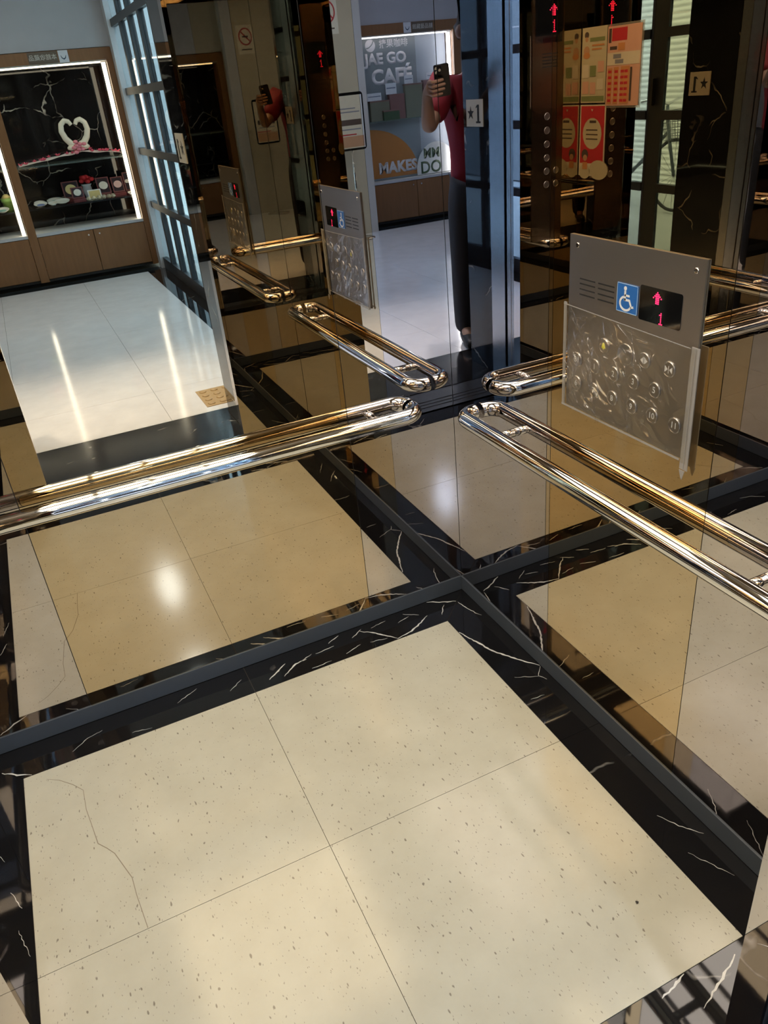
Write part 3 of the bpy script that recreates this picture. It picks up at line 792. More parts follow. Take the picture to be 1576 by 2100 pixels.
for x_, lb_ in ((-.12, 'entrance spotlight nearest the glass partition'), (-.92, 'entrance spotlight in front of the lift doorway'), (-1.72, 'entrance spotlight above the marble left of the doorway'), (-2.52, 'entrance spotlight farthest from the glass partition')):
    entrance_spot(x_, -2.45, lb_)
downlight(-.60, -3.30, 'round lobby downlight nearest the lift doorway')
downlight(-.55, -4.75, 'round lobby downlight above the collection show case side')
downlight(-2.3, -3.1, 'round lobby downlight near the pillar, doorway side')
downlight(-2.5, -4.85, 'round lobby downlight in front of the beige pillar')
downlight(-4.2, -4.1, 'round lobby downlight at the far grey wall')

# glazed partition on the street side
gp = thing('window_1', 'dark framed glass partition between lobby and street', None, (GX, -4.2, 0), kind='structure')
MB().box(GX-.05, GX+.05, -6.35, -6.22, 0, LH).build('post', POSTGREY, gp)
ymul = [-6.22+.0, -5.80, -5.37, -4.94, -4.51, -4.08, -3.65, -3.22, -2.785, -2.42]
MB().box(GX-.05, GX+.05, -2.42, YT+.07, 0, LH).build('post', FRAME_D, gp)
zr = [.0, .585, 1.04, 1.515, 2.03, LH]
for y in ymul[1:-1]:
    w = .075 if abs(y+2.785) < .01 else .03
    dp_ = .012 if y > -3.5 else .022
    MB().box(GX-dp_, GX+dp_, y-w, y+w, 0, LH).build('mullion', FRAME_D, gp)
for i in range(len(ymul)-1):
    ya, yb = ymul[i], ymul[i+1]
    wa_ = .03 if i else 0; wb_ = .075 if abs(yb+2.785) < .01 else .03
    if abs(ya+2.785) < .01: wa_ = .075
    y0, y1 = ya+wa_, yb-(wb_ if i < len(ymul)-2 else 0)
    for k in range(5):
        hz = .10 if k == 0 else .028
        MB().box(GX-.022, GX+.022, y0, y1, zr[k]-(0 if k == 0 else hz), zr[k]+hz).build('rail', FRAME_D, gp)
        MB().box(GX-.004, GX+.004, y0, y1, zr[k]+hz, zr[k+1]-.028).build('pane', PANE, gp)
MB().box(GX-.050, GX-.022, -2.80, -2.775, 1.10, 1.26).build('door_handle', BLACK, gp)

# the street: paving, roller shutter across the way, bicycle
MB().box(GX+.1, 9, -45, 8, -.10, -.02).build('street_paving', plain('street_grey', (.42,.43,.42), .7, scale=3), None, 'pale street paving outside the glass partition', 'structure')
SHUT = plain('shutter_white', (.70, .72, .72), .45, scale=3)
st = thing('roller_shutter', 'white corrugated roller shutter across the street', 'shutter', (3.3, -5.5, 0))
m = MB(); pts = []
nz_ = int(3.2/.058)
for k in range(nz_+1):
    z = k*.058
    pts += [(0, z), (.010, z+.012), (.016, z+.029), (.010, z+.046)]
for (ya, yb) in ((-7.1, -4.9), (-4.75, -2.6), (-2.45, -.2)):
    m = MB()
    m.grid(lambda u_, v_: (3.3-pts[min(len(pts)-1, round(v_*(len(pts)-1)))][0], ya+(yb-ya)*u_, pts[min(len(pts)-1, round(v_*(len(pts)-1)))][1]), 1, len(pts)-1)
    m.build('shutter_curtain', SHUT, st, fixn=False)
    MB().box(3.26, 3.36, yb, yb+.15, 0, 3.3).build('guide_rail', POSTGREY, st)
MB().box(3.2, 3.5, -7.3, 0, 3.2, 3.7).build('shutter_box', POSTGREY, st)
MB().box(3.36, 3.6, -45, 8, 0, 7).build('wall_street', plain('street_wall', (.17,.18,.19), .8), None, 'pale building front across the street', 'structure')
bk = thing('bicycle', 'bicycle with front basket parked in front of the roller shutter', 'bicycle', (2.15, -4.5, 0))
BM = plain('bike_frame', (.10,.12,.14), .35); RUB = plain('bike_rubber', (.02,.02,.02), .7); WIRE = plain('basket_wire', (.12,.13,.13), .4, metal=.6)
bx = 2.15
def P_(y, z): return (bx, -4.5+y, z)
for yy in (0.0, -1.02):
    wl_ = MB().tube([P_(yy+.32*math.cos(a), .335+.32*math.sin(a)) for a in [2*PI*i/28 for i in range(29)]], .016, 8, caps=False).build('wheel', RUB, bk)
    m = MB()
    for k in range(8):
        a = k*PI/8; m.tube([P_(yy+.31*math.cos(a), .335+.31*math.sin(a)), P_(yy-.31*math.cos(a), .335-.31*math.sin(a))], .0018, 5)
    m.build('spokes', WIRE, wl_)
m = MB()
for p0, p1 in ((P_(0,.335),P_(-.14,.80)),(P_(-.14,.80),P_(-.16,.95)),(P_(-.12,.72),P_(-.62,.33)),(P_(-.14,.62),P_(-.60,.36)),(P_(-.62,.33),P_(-.76,.80)),(P_(-.62,.33),P_(-1.02,.335)),(P_(-1.02,.335),P_(-.72,.66))):
    m.tube([p0, p1], .016, 10)
m.build('frame', BM, bk)
MB().tube([(bx-.28,-4.72,1.0),(bx-.2,-4.66,1.02),(bx,-4.65,.96),(bx+.2,-4.66,1.02),(bx+.28,-4.72,1.0)], .012, 10).build('handlebar', CHROME, bk)
MB().lathe((bx,-5.27,.84), [(.03,-.04),(.11,0),(.10,.05),(.03,.06)], 16).build('saddle', RUB, bk)
m = MB(); cx, cy = bx, -4.42
for k in range(6):
    z = .66+k*.05; e = .10+.012*k
    m.tube([(cx-e-.04,cy-e,z),(cx+e+.04,cy-e,z),(cx+e+.04,cy+e,z),(cx-e-.04,cy+e,z),(cx-e-.04,cy-e,z)], .003, 5)
for k in range(9):
    u_ = -1+k/4
    for sgn in (-1, 1):
        m.tube([(cx+u_*.14,cy+sgn*.10,.66),(cx+u_*.20,cy+sgn*.16,.91)], .0022, 5)
        m.tube([(cx+sgn*.14,cy+u_*.10,.66),(cx+sgn*.20,cy+u_*.16,.91)], .0022, 5)
m.build('basket', WIRE, bk)
MB().tube([P_(-1.02,.335),(bx+.07,-5.50,.01)], .008, 8).build('kick_stand', BM, bk)

# ------------------------------------------------------------------ wooden show cases
def show_case(loc_x, x0, x1, posts, label, zt, sign, door_joints):
    """posts: list of (xa, xb) uprights; front at YC, depth .5"""
    t = thing('show_case', label, 'show case', (loc_x, YC, 0))
    yb = YC-.50
    MB().box(x0, x1, YC-.03, YC, zt-.09, zt).build('header', WOOD, t)
    for xa, xb in posts:
        MB().box(xa, xb, YC-.05, YC+.004, .03, zt-.09).build('upright', WOOD, t)
    MB().box(x0, x1, yb, YC-.012, .03, .05).build('plinth', BLACK, t)
    MB().box(x0, x1, yb, YC-.02, .43, .452).build('display_floor', WHITE, t)
    MB().box(x0, x1, yb-.012, yb, .03, zt).build('back_panel', MARBLE_W if sign == 'collection' else plain('cafe_back', (.20,.235,.255), .5), t)
    MB().box(x0-.015, x0, yb, YC-.03, .03, zt).build('side_panel', WOOD, t)
    MB().box(x1, x1+.015, yb, YC-.03, .03, zt).build('side_panel', WOOD, t)
    MB().box(x0, x1, yb, YC-.03, zt-.10, zt-.08).build('top_panel', WHITE, t)
    for k in range(len(posts)-1):
        xa, xb = posts[k][1], posts[k+1][0]
        MB().box(xa, xb, YC-.024, YC-.018, .452, zt-.09).build('glass_pane', GLASS, t)
        MB().box(xa, xb, YC-.02, YC-.001, .43, .455).build('bottom_rail', POSTGREY, t)
        js = [xa] + [j for j in door_joints if xa < j < xb] + [xb]
        for i in range(len(js)-1):
            d = MB().box(js[i]+.003, js[i+1]-.003, YC-.022, YC-.004, .055, .425).build('base_door', WOOD, t)
            kx = js[i+1]-.05 if i % 2 == 0 else js[i]+.05
            MB().lathe((kx, YC-.004, .385), [(.006,0),(.009,.012),(.007,.016)], 12, (0,1,0)).build('knob', CHROME, d)
        xx = xb-.050 if sign == 'collection' else xa+.004
        MB().box(xx+.008, xx+.040, YC-.075, YC-.045, .46, zt-.11).build('light_tube', CASE_EMIT if sign == 'collection' else CAFE_EMIT, t)
        MB().box(xa+.05, xb-.05, YC-.075, YC-.045, zt-.112, zt-.10).build('light_tube', CASE_EMIT, t)
    return t
case1 = show_case(-.85, -1.962, .245, [(-1.962,-1.89),(-.85,-.775),(.195,.245)], 'wooden show case of collected medals with lit glass front', 1.870, 'collection', (-1.37, -.28))
case2 = show_case(-3.15, -3.75, -2.575, [(-3.75,-3.672),(-2.62,-2.575)], 'wooden show case with grey cafe advert and lit glass front', 1.880, 'cafe', (-3.15,))
FL = Frame((0, YC, 0), (-1,0,0), (0,0,1))   # faces the lobby (+y), a = -x
PB = plain('plate_brown', (.11, .085, .06), .5)
def name_plate(case, ac, z, body):
    MB().rect(FL, ac-.04, ac+.04, z-.045, z+.045, .0005, .004).build('logo_plate', plain('plate_pale', (.60,.62,.66), .5), case)
    m = MB(); m.ribbon(FL, [(ac-.022, z+.008), (ac-.014, z-.012), (ac, z-.020), (ac+.014, z-.012), (ac+.022, z+.008)], [.003,.008,.011,.008,.003], .0047, .0004); m.build('logo', plain('logo_ink', (.03,.05,.09), .5), case)
    MB().rect(FL, ac+.05, ac+.29, z-.042, z+.042, .0005, .003).build('name_plate', PB, case)
    text('lettering', body, .046, FL, ac+.17, z, plain('letter_pale', (.55,.54,.50), .5), case, .0037, .0005, .0)
name_plate(case1, .155, 1.824, '本館收藏品')
name_plate(case2, 3.150, 1.834, '館藏藝品舖')
SHELF_B = plain('shelf_black', (.015,.015,.017), .15); SHELF_G = clear('shelf_glass', (.80,.90,.86), 1.5, .02, .12, (.7,.8,.78))
for xa, xb in ((-1.885,-.855),(-.770,.190)):
    MB().box(xa, xb, YC-.46, YC-.10, .995, 1.008).build('shelf', SHELF_G, case1)
    MB().box(xa, xb, YC-.46, YC-.10, .645, .660).build('shelf', SHELF_B, case1)

# collection: towel swans forming a heart, draped cloth with petals
TOWEL = plain('towel_cream', (.80,.78,.66), .9); TULLE = plain('tulle_white', (.84,.80,.80), .8); PETAL = plain('petal_pink', (.75,.10,.18), .7); ROSE = plain('rose_pink', (.80,.25,.30), .7)
SX, SYY, SZ = -.195, YC-.27, 1.010
for sgn, side in ((1, 'right'), (-1, 'left')):
    t = thing('towel_swan', 'cream towel swan with curved neck, %s half of the heart' % ('pale' if sgn > 0 else 'other'), 'ornament', (SX, SYY, SZ))
    t['label'] = 'cream towel swan forming the half of the heart nearer the glass partition' if sgn > 0 else 'cream towel swan forming the half of the heart nearer the pillar'
    pth = [(.012,.128),(.045,.14),(.085,.19),(.105,.25),(.095,.305),(.060,.335),(.025,.325),(.008,.295)]
    fine = []
    for i in range(len(pth)-1):
        for k in range(3):
            u_ = k/3; fine.append((pth[i][0]*(1-u_)+pth[i+1][0]*u_, pth[i][1]*(1-u_)+pth[i+1][1]*u_))
    fine.append(pth[-1])
    n = len(fine)
    MB().tube([(SX+sgn*(.010+a), SYY, SZ+b-.006) for a, b in fine], [.030-.014*(i/n) for i in range(n)], 12).build('neck', TOWEL, t)
    MB().lathe((SX+sgn*.056, SYY, SZ+.082), [(.02,0),(.042,.010),(.044,.025),(.03,.04),(.01,.05)], 18).build('body', TOWEL, t)
cl = thing('draped_cloth', 'white tulle cloth strewn with pink petals beneath the towel swans', 'cloth', (-.28, SYY, SZ))
def cloth(u_, v_):
    x = -.745+.905*u_; y = YC-.42+.30*v_
    z = SZ+.003+.066*max(0, 1-abs(x-SX)/.56)*(1-.25*abs(v_-.4))+.010*(1+math.sin(26*u_+4*v_))*math.exp(-((x-SX)/.4)**2)*.5
    return (x, y, z)
MB().grid(cloth, 60, 14).build('tulle', TULLE, cl, fixn=False)
rp_ = random.Random(3)
for k in range(24):
    u_, v_ = rp_.random(), rp_.uniform(.35, 1)
    x, y, z = cloth(u_, v_)
    m = MB(); a = rp_.uniform(0, 6.28)
    m.grid(lambda p, q_: (x+(p-.5)*.045*math.cos(a)-(q_-.5)*.034*math.sin(a), y+(p-.5)*.045*math.sin(a)+(q_-.5)*.034*math.cos(a), z+.004+.012*((p-.5)**2+(q_-.5)**2)*4), 3, 3)
    m.build('petal', PETAL, cl)
ro = thing('rose_corsage', 'pink fabric rose knot in front of the towel swans', 'flower', (SX, YC-.14, SZ+.09))
for k in range(9):
    a = k*2.4; r = .012+.006*k
    MB().ball((SX-.02+r*math.cos(a), YC-.112+.004*k*.3, SZ+.112+r*.9*math.sin(a)), .022, 7, .7).build('bloom', ROSE, ro)

# medals, dishes and the vase on the lower shelf
CASE_RED = plain('medal_case_red', (.16,.03,.035), .5); VELVET = plain('velvet_dark', (.03,.02,.03), .9); GOLD = plain('gold_dish', (.62,.50,.20), .35); PORC = plain('porcelain', (.70,.68,.62), .3)
BLUEW = plain('blue_white', (.15,.22,.45), .3); TEAL = plain('teal_inlay', (.22,.42,.38), .4)
ZS = .661
def medal_box(x, y, w, h, dcol, label, tilt=.35):
    t = thing('medal_box', label, 'medal box', (x, y, ZS), group='open medal boxes on the lower shelf')
    MB().box(x-w/2, x+w/2, y-.03, y+.05, ZS, ZS+.028).build('box_base', CASE_RED, t)
    fr = Frame((x, y-.025, ZS+.026), (-1,0,0), (0,-math.sin(tilt),math.cos(tilt)))
    lid = MB().rect(fr, -w/2, w/2, 0, h, 0, .012).build('lid', CASE_RED, t)
    MB().rect(fr, -w/2+.010, w/2-.010, .010, h-.010, .012, .0015).build('lining', VELVET, lid)
    MB().disc(fr, 0, h/2, min(w, h)*.34, .0135, .004, 22, min(w, h)*.30).build('medal', dcol, lid)
medal_box(-.355, YC-.30, .15, .15, GOLD, 'open red medal box holding a gold oval dish')
medal_box(-.315, YC-.18, .11, .10, PORC, 'small open red medal box in front of the gold dish')
medal_box(-.058, YC-.27, .12, .15, PORC, 'open red medal box beside the flower vase')
medal_box(.073, YC-.25, .11, .14, plain('pink_medal', (.62,.42,.42), .4), 'open red medal box holding a round pink medal')
medal_box(.165, YC-.25, .058, .17, PORC, 'upright red medal box nearest the case light')
fd = thing('framed_card', 'small framed gold card in front of the flower vase', 'frame', (-.165, YC-.20, ZS))
fr = Frame((-.165, YC-.20, ZS), (-1,0,0), (0,-.3,.95)); MB().rect(fr, -.06, .06, 0, .085, 0, .01).build('frame', WHITE, fd); MB().rect(fr, -.05, .05, .01, .075, .01, .001).build('card', GOLD, fd)
vs = thing('flower_vase', 'glass vase of red flowers among the medal boxes', 'vase', (-.205, YC-.36, ZS))
MB().lathe((-.205, YC-.36, ZS), [(.035,0),(.03,.02),(.045,.07),(.038,.11),(.05,.13)], 18).build('vase', plain('crystal', (.40,.44,.50), .1), vs)
for k in range(9):
    a = k*2.4; r = .012+.006*k
    MB().ball((-.205+r*math.cos(a), YC-.36+r*.7*math.sin(a), ZS+.17+.02*math.cos(k)), .024, 7, .8).build('bloom', plain('bloom_red%d' % k, (.55,.02,.03), .6), vs)
def dish(x, y, r, col, label, tiltx=.25):
    t = thing('dish', label, 'dish', (x, y, ZS), group='small dishes along the front of the lower shelf')
    z_ = ZS+r*tiltx*.55
    MB().lathe((x, y, z_), [(r*.5,0),(r*.55,.006),(r*.95,.020),(r,.024),(r*.9,.020),(r*.4,.008)], 22, (0, tiltx, 1)).build('bowl', PORC, t)
    MB().lathe((x, y, z_+.009), [(r*.62,0),(r*.60,.003)], 18, (0, tiltx, 1)).build('inlay', col, t)
for x, y, r, c_, lb_ in ((-.66, YC-.17, .060, BLUEW, 'blue and white dish nearest the middle upright'), (-.66, YC-.33, .050, PORC, 'pale dish behind the blue and white dish'), (-.52, YC-.30, .075, TEAL, 'large dish with teal centre'),
                    (-.47, YC-.17, .070, PORC, 'plain pale dish in front of the teal dish'), (-.555, YC-.14, .045, PORC, 'smallest plain dish at the shelf edge'), (.160, YC-.13, .035, BLUEW, 'little blue and white dish nearest the case light')):
    dish(x, y, r, c_, lb_)
CRY = clear('crystal_clear', (.85,.85,.75), 1.6, .05, .35, (.75,.72,.58))
for k, x in enumerate((-.235, -.19, -.14, -.095, -.05, -.01)):
    MB().lathe((x, YC-.135, ZS), [(.010,0),(.022,.010),(.024,.020),(.012,.034),(.002,.038)], 8, smooth=False).build('crystal_ornament', CRY, None, 'clear faceted crystal ornament in a row along the shelf edge', cat='ornament', group='crystal ornaments on the lower shelf')
# left bay: a few more items
for k, (x, h, col, lb_) in enumerate(((-.93, .11, (.25,.42,.10), 'green pot in the bay left of the middle upright'), (-1.06, .16, (.20,.10,.35), 'purple box in the bay left of the middle upright'), (-1.25, .14, (.45,.10,.06), 'dark red jar in the bay left of the middle upright'))):
    t = thing('keepsake', lb_, 'ornament', (x, YC-.25, ZS)); mt = plain('keepsake%d' % k, col, .5)
    MB().lathe((x, YC-.25, ZS), [(.035,0),(.045,h*.7),(.052,h*.72),(.052,h)], 16).build('pot', mt, t)
    MB().lathe((x, YC-.25, ZS+h), [(.046,0),(.02,.03),(.004,.035)], 16).build('top', GOLD, t)
dish(-.99, YC-.14, .06, TEAL, 'dish in front of the green pot'); 
t = thing('towel_figure', 'small cream towel figure on the upper shelf left of the middle upright', 'ornament', (-1.0, SYY, SZ))
MB().lathe((-1.0, SYY, SZ), [(.08,0),(.09,.03),(.05,.09),(.02,.12)], 16).build('body', PETAL, t)
MB().tube([(-1.0,SYY,SZ+.10),(-.97,SYY,SZ+.18),(-.99,SYY,SZ+.24),(-1.03,SYY,SZ+.22)], [.022,.02,.017,.012], 10).build('neck', TOWEL, t)

# ------------------------------------------------------------------ cafe show case contents
FK = Frame((0, YC-.14, 0), (-1,0,0), (0,0,1))
ad = thing('cafe_advert', 'grey cafe advert board with orange disc and white lettering', 'advert', (-3.14, YC-.14, .46))
MB().rect(FK, 2.625, 3.295, .455, 1.775, 0, .006).build('board', plain('advert_grey', (.25,.285,.305), .5), ad)
MB().rect(FK, 3.30, 3.66, .455, 1.775, -.02, .004).build('board', plain('advert_pale', (.40,.45,.52), .4), ad)
hb = .0062
m = MB(); m.disc(FK, 2.795, 1.710, .056, hb, .0006, 24, .055); m.build('bean_logo', PRINT_W, ad)
m = MB(); m.ribbon(FK, [(2.748,1.688),(2.78,1.693),(2.815,1.718),(2.832,1.748)], .010, hb+.0006, .0004); m.build('bean_line', MATS['advert_grey'], ad)
text('lettering', '捷果咖啡', .080, FK, 3.055, 1.712, PRINT_W, ad, hb, .0006, .016)
text('lettering', 'JAE GO', .135, FK, 2.955, 1.585, PRINT_W, ad, hb, .0006, .045, sx=1.05)
text('lettering', 'CAFÉ', .185, FK, 3.010, 1.420, PRINT_W, ad, hb, .0006, .045, sx=1.05)
m = MB(); m.disc(FK, 2.690, .475, .560, hb, .0006, 28, .48, 0, PI/2); m.poly(FK, [(2.69,.475),(3.25,.475),(2.69,.955)], hb, .00055); m.build('orange_disc', plain('advert_orange', (.52,.21,.055), .5), ad)
text('lettering', 'MAKES', .150, FK, 3.005, .565, PRINT_W, ad, .0075, .0006, .045)
fw_ = Frame((0, YC-.10, 0), (-1,0,0), (0,0,1))
wd_ = thing('round_card', 'white round card lettered in green at the foot of the cafe advert', 'card', (-3.42, YC-.10, .46))
MB().poly(fw_, [(3.455+.245*math.cos(a), max(.458, .50+.27*math.sin(a))) for a in [-.15+i*(PI+.3)/24 for i in range(25)]], 0, .004).build('card', WHITE, wd_)
GRN = plain('letter_green', (.045,.09,.045), .5)
text('lettering', 'MM', .13, fw_, 3.40, .660, GRN, wd_, .0042, .0006, .04)
text('lettering', 'DO', .17, fw_, 3.385, .520, GRN, wd_, .0042, .0006, .02)
# low table edge and product boxes half way up
MB().box(-3.66, -2.625, YC-.12, YC-.03, 1.020, 1.030).build('shelf', SHELF_G, case2)
KH = plain('box_olive', (.20,.20,.14), .6); KR = plain('box_rosewood', (.24,.12,.11), .5); KG = plain('box_green', (.06,.10,.05), .6); CARD = plain('card_white', (.75,.76,.80), .5)
def gift(x, z, w, h, col, label, d=.048, y=YC-.115):
    t = thing('gift_box', label, 'gift box', (x, y, z))
    MB().bbox(x-w/2, x+w/2, y, y+d, z, z+h, .004).build('box_body', col, t)
    MB().box(x-w/2-.002, x+w/2+.002, y-.001, y+d+.002, z+h, z+h+.012).build('box_lid', KR, t)
def tag_card(x, z, w, h, label, y=YC-.08):
    t = thing('price_card', label, 'price card', (x, y, z))
    MB().box(x-w/2, x+w/2, y-.002, y, z, z+h).build('card', CARD, t)
    MB().box(x-w/2+.01, x+w/2-.01, y, y+.0006, z+h*.5, z+h*.62).build('print_line', P_BLU, t)
gift(-2.82, 1.031, .22, .175, KH, 'olive gift box with rose lid at the left of the cafe shelf')
gift(-3.02, 1.031, .17, .22, KR, 'rosewood gift box in the middle of the cafe shelf')
gift(-3.215, 1.031, .20, .30, KH, 'tall olive gift box right of the rosewood one')
gift(-3.40, 1.031, .14, .32, KR, 'tall rosewood gift box nearest the bright case light')
gift(-2.93, 1.031, .18, .08, KG, 'low dark green gift box in front of the row', .03, YC-.062)
tag_card(-2.77, 1.22, .16, .07, 'white price card on the olive gift box'); tag_card(-2.965, 1.265, .12, .10, 'white price card on the rosewood gift box')
tag_card(-3.17, 1.345, .10, .075, 'white price card on the tall olive gift box'); tag_card(-3.42, 1.365, .08, .06, 'white price card on the tall rosewood gift box')

# ------------------------------------------------------------------ pillar notices, stand, tactile tile
FP = Frame((0, -6.17, 0), (-1,0,0), (0,0,1))
ns = MB().rect(FP, 2.13, 2.335, 1.82, 2.12, .0005, .002).build('no_smoking_sign', WHITE, None, 'white no smoking sign high on the beige pillar', cat='sign')
m = MB(); m.ribbon(FP, [(2.232+.075*math.cos(a), 2.00+.085*math.sin(a)) for a in [i*2*PI/24 for i in range(25)]], .014, .0026, .0005); m.ribbon(FP, [(2.18,2.055),(2.285,1.945)], .014, .0026, .0005); m.build('prohibition_ring', P_RED, ns)
m = MB(); m.rect(FP, 2.195, 2.265, 1.992, 2.008, .0027, .0004); m.rect(FP, 2.17, 2.295, 1.86, 1.872, .0027, .0004); m.build('cigarette_symbol', P_TXT, ns)
sx_, sy_ = -2.255, -5.93
sd = thing('notice_stand', 'chrome pole stand with framed notice before the beige pillar', 'notice stand', (sx_, sy_, 0))
MB().lathe((sx_, sy_, 0), [(.15,0),(.15,.008),(.05,.018),(.016,.03)], 26).build('base', CHROME, sd)
MB().tube([(sx_, sy_, .02), (sx_, sy_, .95)], .013, 14).build('pole', CHROME, sd)
FS = Frame((-sx_*0+sx_, sy_+.016, 0), (-1,0,0), (0,0,1))
MB().rect(FS, -.150, .150, .83, 1.33, 0, .012, .03).build('board_frame', CHROME, sd)
sh = MB().rect(FS, -.135, .135, .85, 1.305, .012, .002).build('sheet', P_WHT, sd)
printed('n', FS, [('heading', P_TXT, [('r', -.11, .11, 1.05, 1.10)]), ('text_line', P_BLU, [('r', -.10, .10, 1.16, 1.17), ('r', -.10, .06, 1.19, 1.20), ('r', -.10, .10, 1.01, 1.02)]), ('panel', P_RED, [('r', -.13, .05, .965, .975)]),
                  ('picture', P_SKIN, [('r', -.13, .13, .86, .955)])], sh, .0142)
tt = thing('tactile_tile', 'bronze tactile tile with raised dots outside the lift doorway', 'tactile tile', (-.17, -2.28, 0))
BZ = plain('tactile_bronze', (.40,.27,.12), .45)
MB().box(-.30, -.04, -2.42, -2.14, -.0008, .0015).build('plate', BZ, tt)
for i in range(4):
    for j in range(4):
        MB().lathe((-.265+.063*i, -2.385+.068*j, .0015), [(.020,0),(.017,.003),(.008,.005)], 12).build('dot', BZ, tt)

# ------------------------------------------------------------------ the photographer
def skin_mesh(name, nodes, edges, mat, parent, sub=2, root=0):
    me = bpy.data.meshes.new(name)
    me.from_pydata([n[0] for n in nodes], edges, [])
    ob = bpy.data.objects.new('tmp', me); COL.objects.link(ob)
    ob.modifiers.new('s', 'SKIN')
    sv = me.skin_vertices[0].data
    for i, n in enumerate(nodes):
        r = n[1]; sv[i].radius = r if isinstance(r, tuple) else (r, r); sv[i].use_root = (i == root)
    ss = ob.modifiers.new('u', 'SUBSURF'); ss.levels = sub; ss.render_levels = sub
    dg = bpy.context.evaluated_depsgraph_get()
    m2 = bpy.data.meshes.new_from_object(ob.evaluated_get(dg))
    bpy.data.objects.remove(ob); bpy.data.meshes.remove(me)
    off = world_loc(parent) if parent is not None else Vector((0,0,0))
    for v in m2.vertices: v.co = v.co - off
    m2.polygons.foreach_set('use_smooth', [True]*len(m2.polygons))
    m2.materials.clear(); m2.materials.append(mat); m2.name = name
    o = bpy.data.objects.new(name, m2); COL.objects.link(o); o.parent = parent
    return o
PC = Vector((-1.405, -2.16, 0))
F2 = Vector((.36, .93, 0)).normalized(); R2 = Vector((F2.y, -F2.x, 0))    # forward, person's right
def B(r, f, z): return tuple(PC + R2*r + F2*f + Vector((0,0,z)))
ph = CAM - CR*.021 - CU*.052 - CF*.012        # phone centre
elbow = Vector((-1.035, -2.01, 1.185)); wrist = ph + CR*.075 - CU*.085 - CF*.045
sh_r = Vector(B(.165, .02, 1.365))
pt = thing('person', 'person in dark red shirt and black trousers photographing with a phone', 'person', (PC.x, PC.y, 0))
palm = ph + CR*.056 - CU*.030 - CF*.008
nodes = [(B(0,0,.93),(.15,.10)),(B(0,.0,1.10),(.135,.095)),(B(0,.0,1.27),(.15,.10)),(B(0,-.01,1.40),(.07,.06)),(B(0,.01,1.47),.05),(B(0,.03,1.545),(.075,.085)),(B(0,.03,1.63),(.072,.082)),
    (tuple(sh_r),.055),(tuple(sh_r.lerp(elbow,.5)),.046),(tuple(elbow),.038),(tuple(elbow.lerp(wrist,.4)),.037),(tuple(wrist),.025),(tuple(palm),(.036,.018)),
    (B(-.165,.02,1.365),.055),(B(-.22,.01,1.20),.045),(B(-.24,.02,1.08),.038),(B(-.245,.06,.95),.034),(B(-.25,.09,.84),.024),(B(-.25,.10,.76),(.035,.018)),
    (B(.09,0,.86),.085),(B(.10,.01,.50),.055),(B(.10,-.02,.30),.052),(B(.10,-.03,.10),.036),(B(-.09,0,.86),.085),(B(-.10,.01,.50),.055),(B(-.10,-.02,.30),.052),(B(-.10,-.03,.10),.036),
    (B(.10,.09,.045),.034),(B(-.10,.09,.045),.034)]
edges = [(0,1),(1,2),(2,3),(3,4),(4,5),(5,6),(2,7),(7,8),(8,9),(9,10),(10,11),(11,12),(2,13),(13,14),(14,15),(15,16),(16,17),(17,18),(0,19),(19,20),(20,21),(21,22),(22,27),(0,23),(23,24),(24,25),(25,26),(26,28)]
# fingers: right hand wraps the phone edge, tips on its back; thumb along the screen side
def add_chain(start, pts, rad):
    prev = start
    for p, r in zip(pts, rad):
        nodes.append((tuple(p), r)); edges.append((prev, len(nodes)-1)); prev = len(nodes)-1
for k in range(4):
    u0_ = .022-.021*k; ln = (.062, .070, .066, .052)[k]
    kn = ph + CR*.060 + CU*(u0_-.012) + CF*.004
    add_chain(12, [kn, ph+CR*.049+CU*(u0_-.008)+CF*.026, ph+CR*(.049-ln*.55)+CU*(u0_-.006)+CF*.024, ph+CR*(.049-ln*.9)+CU*(u0_-.008)+CF*.019], [.0095,.0088,.0078,.0066])
add_chain(12, [ph+CR*.055-CU*.052-CF*.020, ph+CR*.030-CU*.040-CF*.024, ph+CR*.006-CU*.022-CF*.020], [.0125,.0105,.0085])
# left hand hanging relaxed
lh = Vector(B(-.25,.10,.76))
for k in range(4):
    o_ = F2*(.026-.017*k)
    add_chain(18, [lh+o_+Vector((0,0,-.045)), lh+o_+R2*.010+Vector((0,0,-.075)), lh+o_+R2*.026+Vector((0,0,-.100+.004*k))], [.0090,.0082,.0068])
add_chain(18, [lh+F2*.036+Vector((0,0,-.005)), lh+F2*.046+R2*.012+Vector((0,0,-.035)), lh+F2*.044+R2*.022+Vector((0,0,-.058))], [.0105,.0092,.0078])
skin_mesh('body', nodes, edges, SKIN, pt)
skin_mesh('shirt', [(B(0,0,.845),(.180,.128)),(B(0,0,.96),(.172,.122)),(B(0,.0,1.12),(.168,.118)),(B(0,.0,1.28),(.178,.125)),(B(0,-.01,1.375),(.12,.085)),(B(0,-.01,1.415),(.075,.068)),
    (tuple(sh_r),.072),(tuple(sh_r.lerp(elbow,.45)),.068),(tuple(sh_r.lerp(elbow,.80)),.070),(B(-.165,.02,1.365),.072),(B(-.22,.01,1.22),.066),(B(-.235,.02,1.13),.066)],
    [(0,1),(1,2),(2,3),(3,4),(4,5),(3,6),(6,7),(7,8),(3,9),(9,10),(10,11)], SHIRT, pt)
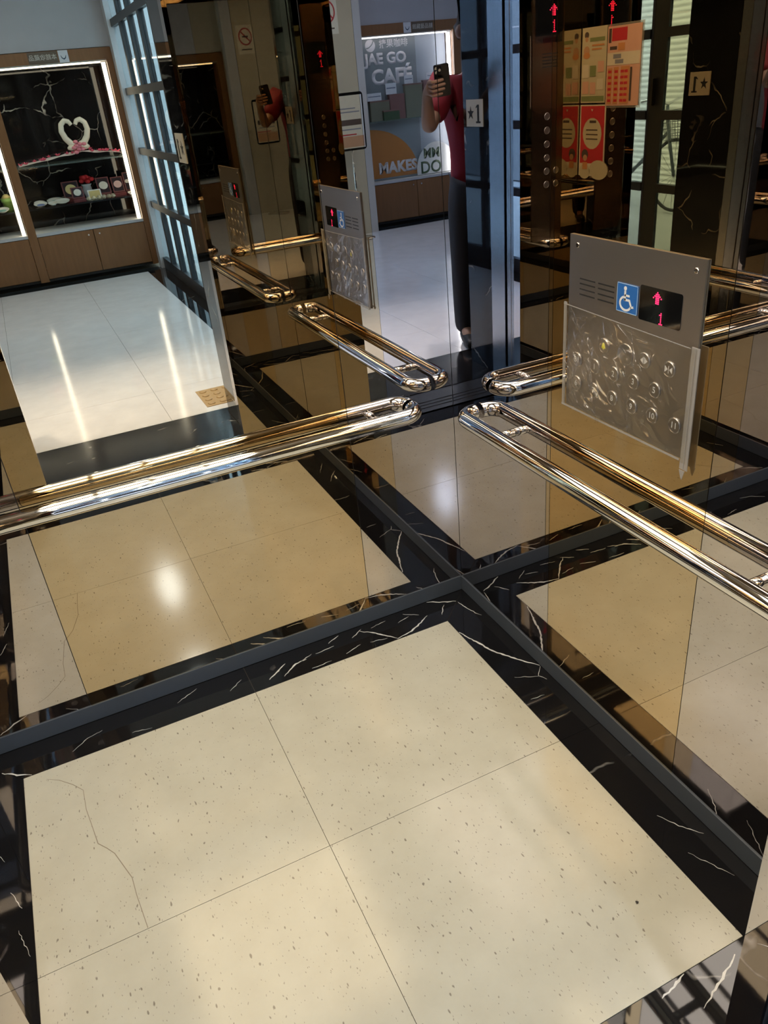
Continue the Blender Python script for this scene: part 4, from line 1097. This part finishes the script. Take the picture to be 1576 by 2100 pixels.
skin_mesh('trousers', [(B(0,0,1.0),(.150,.105)),(B(.085,0,.82),.105),(B(.10,.01,.50),.082),(B(.10,-.02,.26),.075),(B(.10,-.02,.045),.068),(B(-.085,0,.82),.105),(B(-.10,.01,.50),.082),(B(-.10,-.02,.26),.075),(B(-.10,-.02,.045),.068)],
    [(0,1),(1,2),(2,3),(3,4),(0,5),(5,6),(6,7),(7,8)], TROUSERS, pt)
for s_ in (.10, -.10):
    skin_mesh('shoe', [(B(s_,-.07,.042),.036),(B(s_,.03,.042),.042),(B(s_,.13,.034),.036),(B(s_,.175,.030),.024)], [(0,1),(1,2),(2,3)], BLACK, pt)
skin_mesh('hair', [(B(0,-.035,1.66),(.088,.07)),(B(0,.01,1.685),(.084,.06)),(B(0,-.065,1.60),(.078,.045)),(B(0,-.06,1.54),(.06,.035))], [(0,1),(0,2),(2,3)], HAIR, pt)
EYE = plain('eye_dark', (.02,.015,.012), .2); LIP = plain('lip', (.35,.14,.12), .5)
for s_ in (-.032, .032):
    MB().ball(B(s_,.113,1.60), .011, 7, .7).build('eye', EYE, pt)
    MB().ball(B(s_*2.45,.025,1.59), .026, 7, 1.2).build('ear', SKIN, pt)
MB().tube([B(0,.112,1.605),B(0,.128,1.575),B(0,.134,1.560),B(0,.112,1.552)], [.008,.011,.013,.008], 10).build('nose', SKIN, pt)
MB().tube([B(-.024,.106,1.525),B(0,.115,1.524),B(.024,.106,1.525)], [.004,.007,.004], 8).build('mouth', LIP, pt)
# the phone itself: lens at the camera position, body below it
PHONE_E = emit('phone_screen', (.35,.33,.30), .5); PHONE_E.cycles.emission_sampling = 'NONE'
pn = thing('phone', 'black phone held up towards the mirrors by the person in red', 'phone', tuple(ph))
FPh = Frame(ph, -CR, CU)                         # normal = towards the mirrors
MB().rect(FPh, -.0358, .0358, -.0735, .0735, -.004, .008, .009, 5).build('phone_body', BLACK_GL, pn)
bmp = MB().rect(FPh, -.0345, .002, .034, .071, .004, .0015, .009, 5).build('camera_island', BLACK, pn)
for a, b in ((-.0245, .0435), (-.008, .052), (-.0245, .0615)):
    MB().lathe(FPh.p(a, b, .0055), [(.0065,0),(.0065,.001),(.005,.0012)], 16, FPh.n).build('lens_ring', STEEL_P, bmp)
MB().rect(FPh, -.033, .033, -.070, .070, -.0048, .0008, .006, 4).build('screen', PHONE_E, pn)
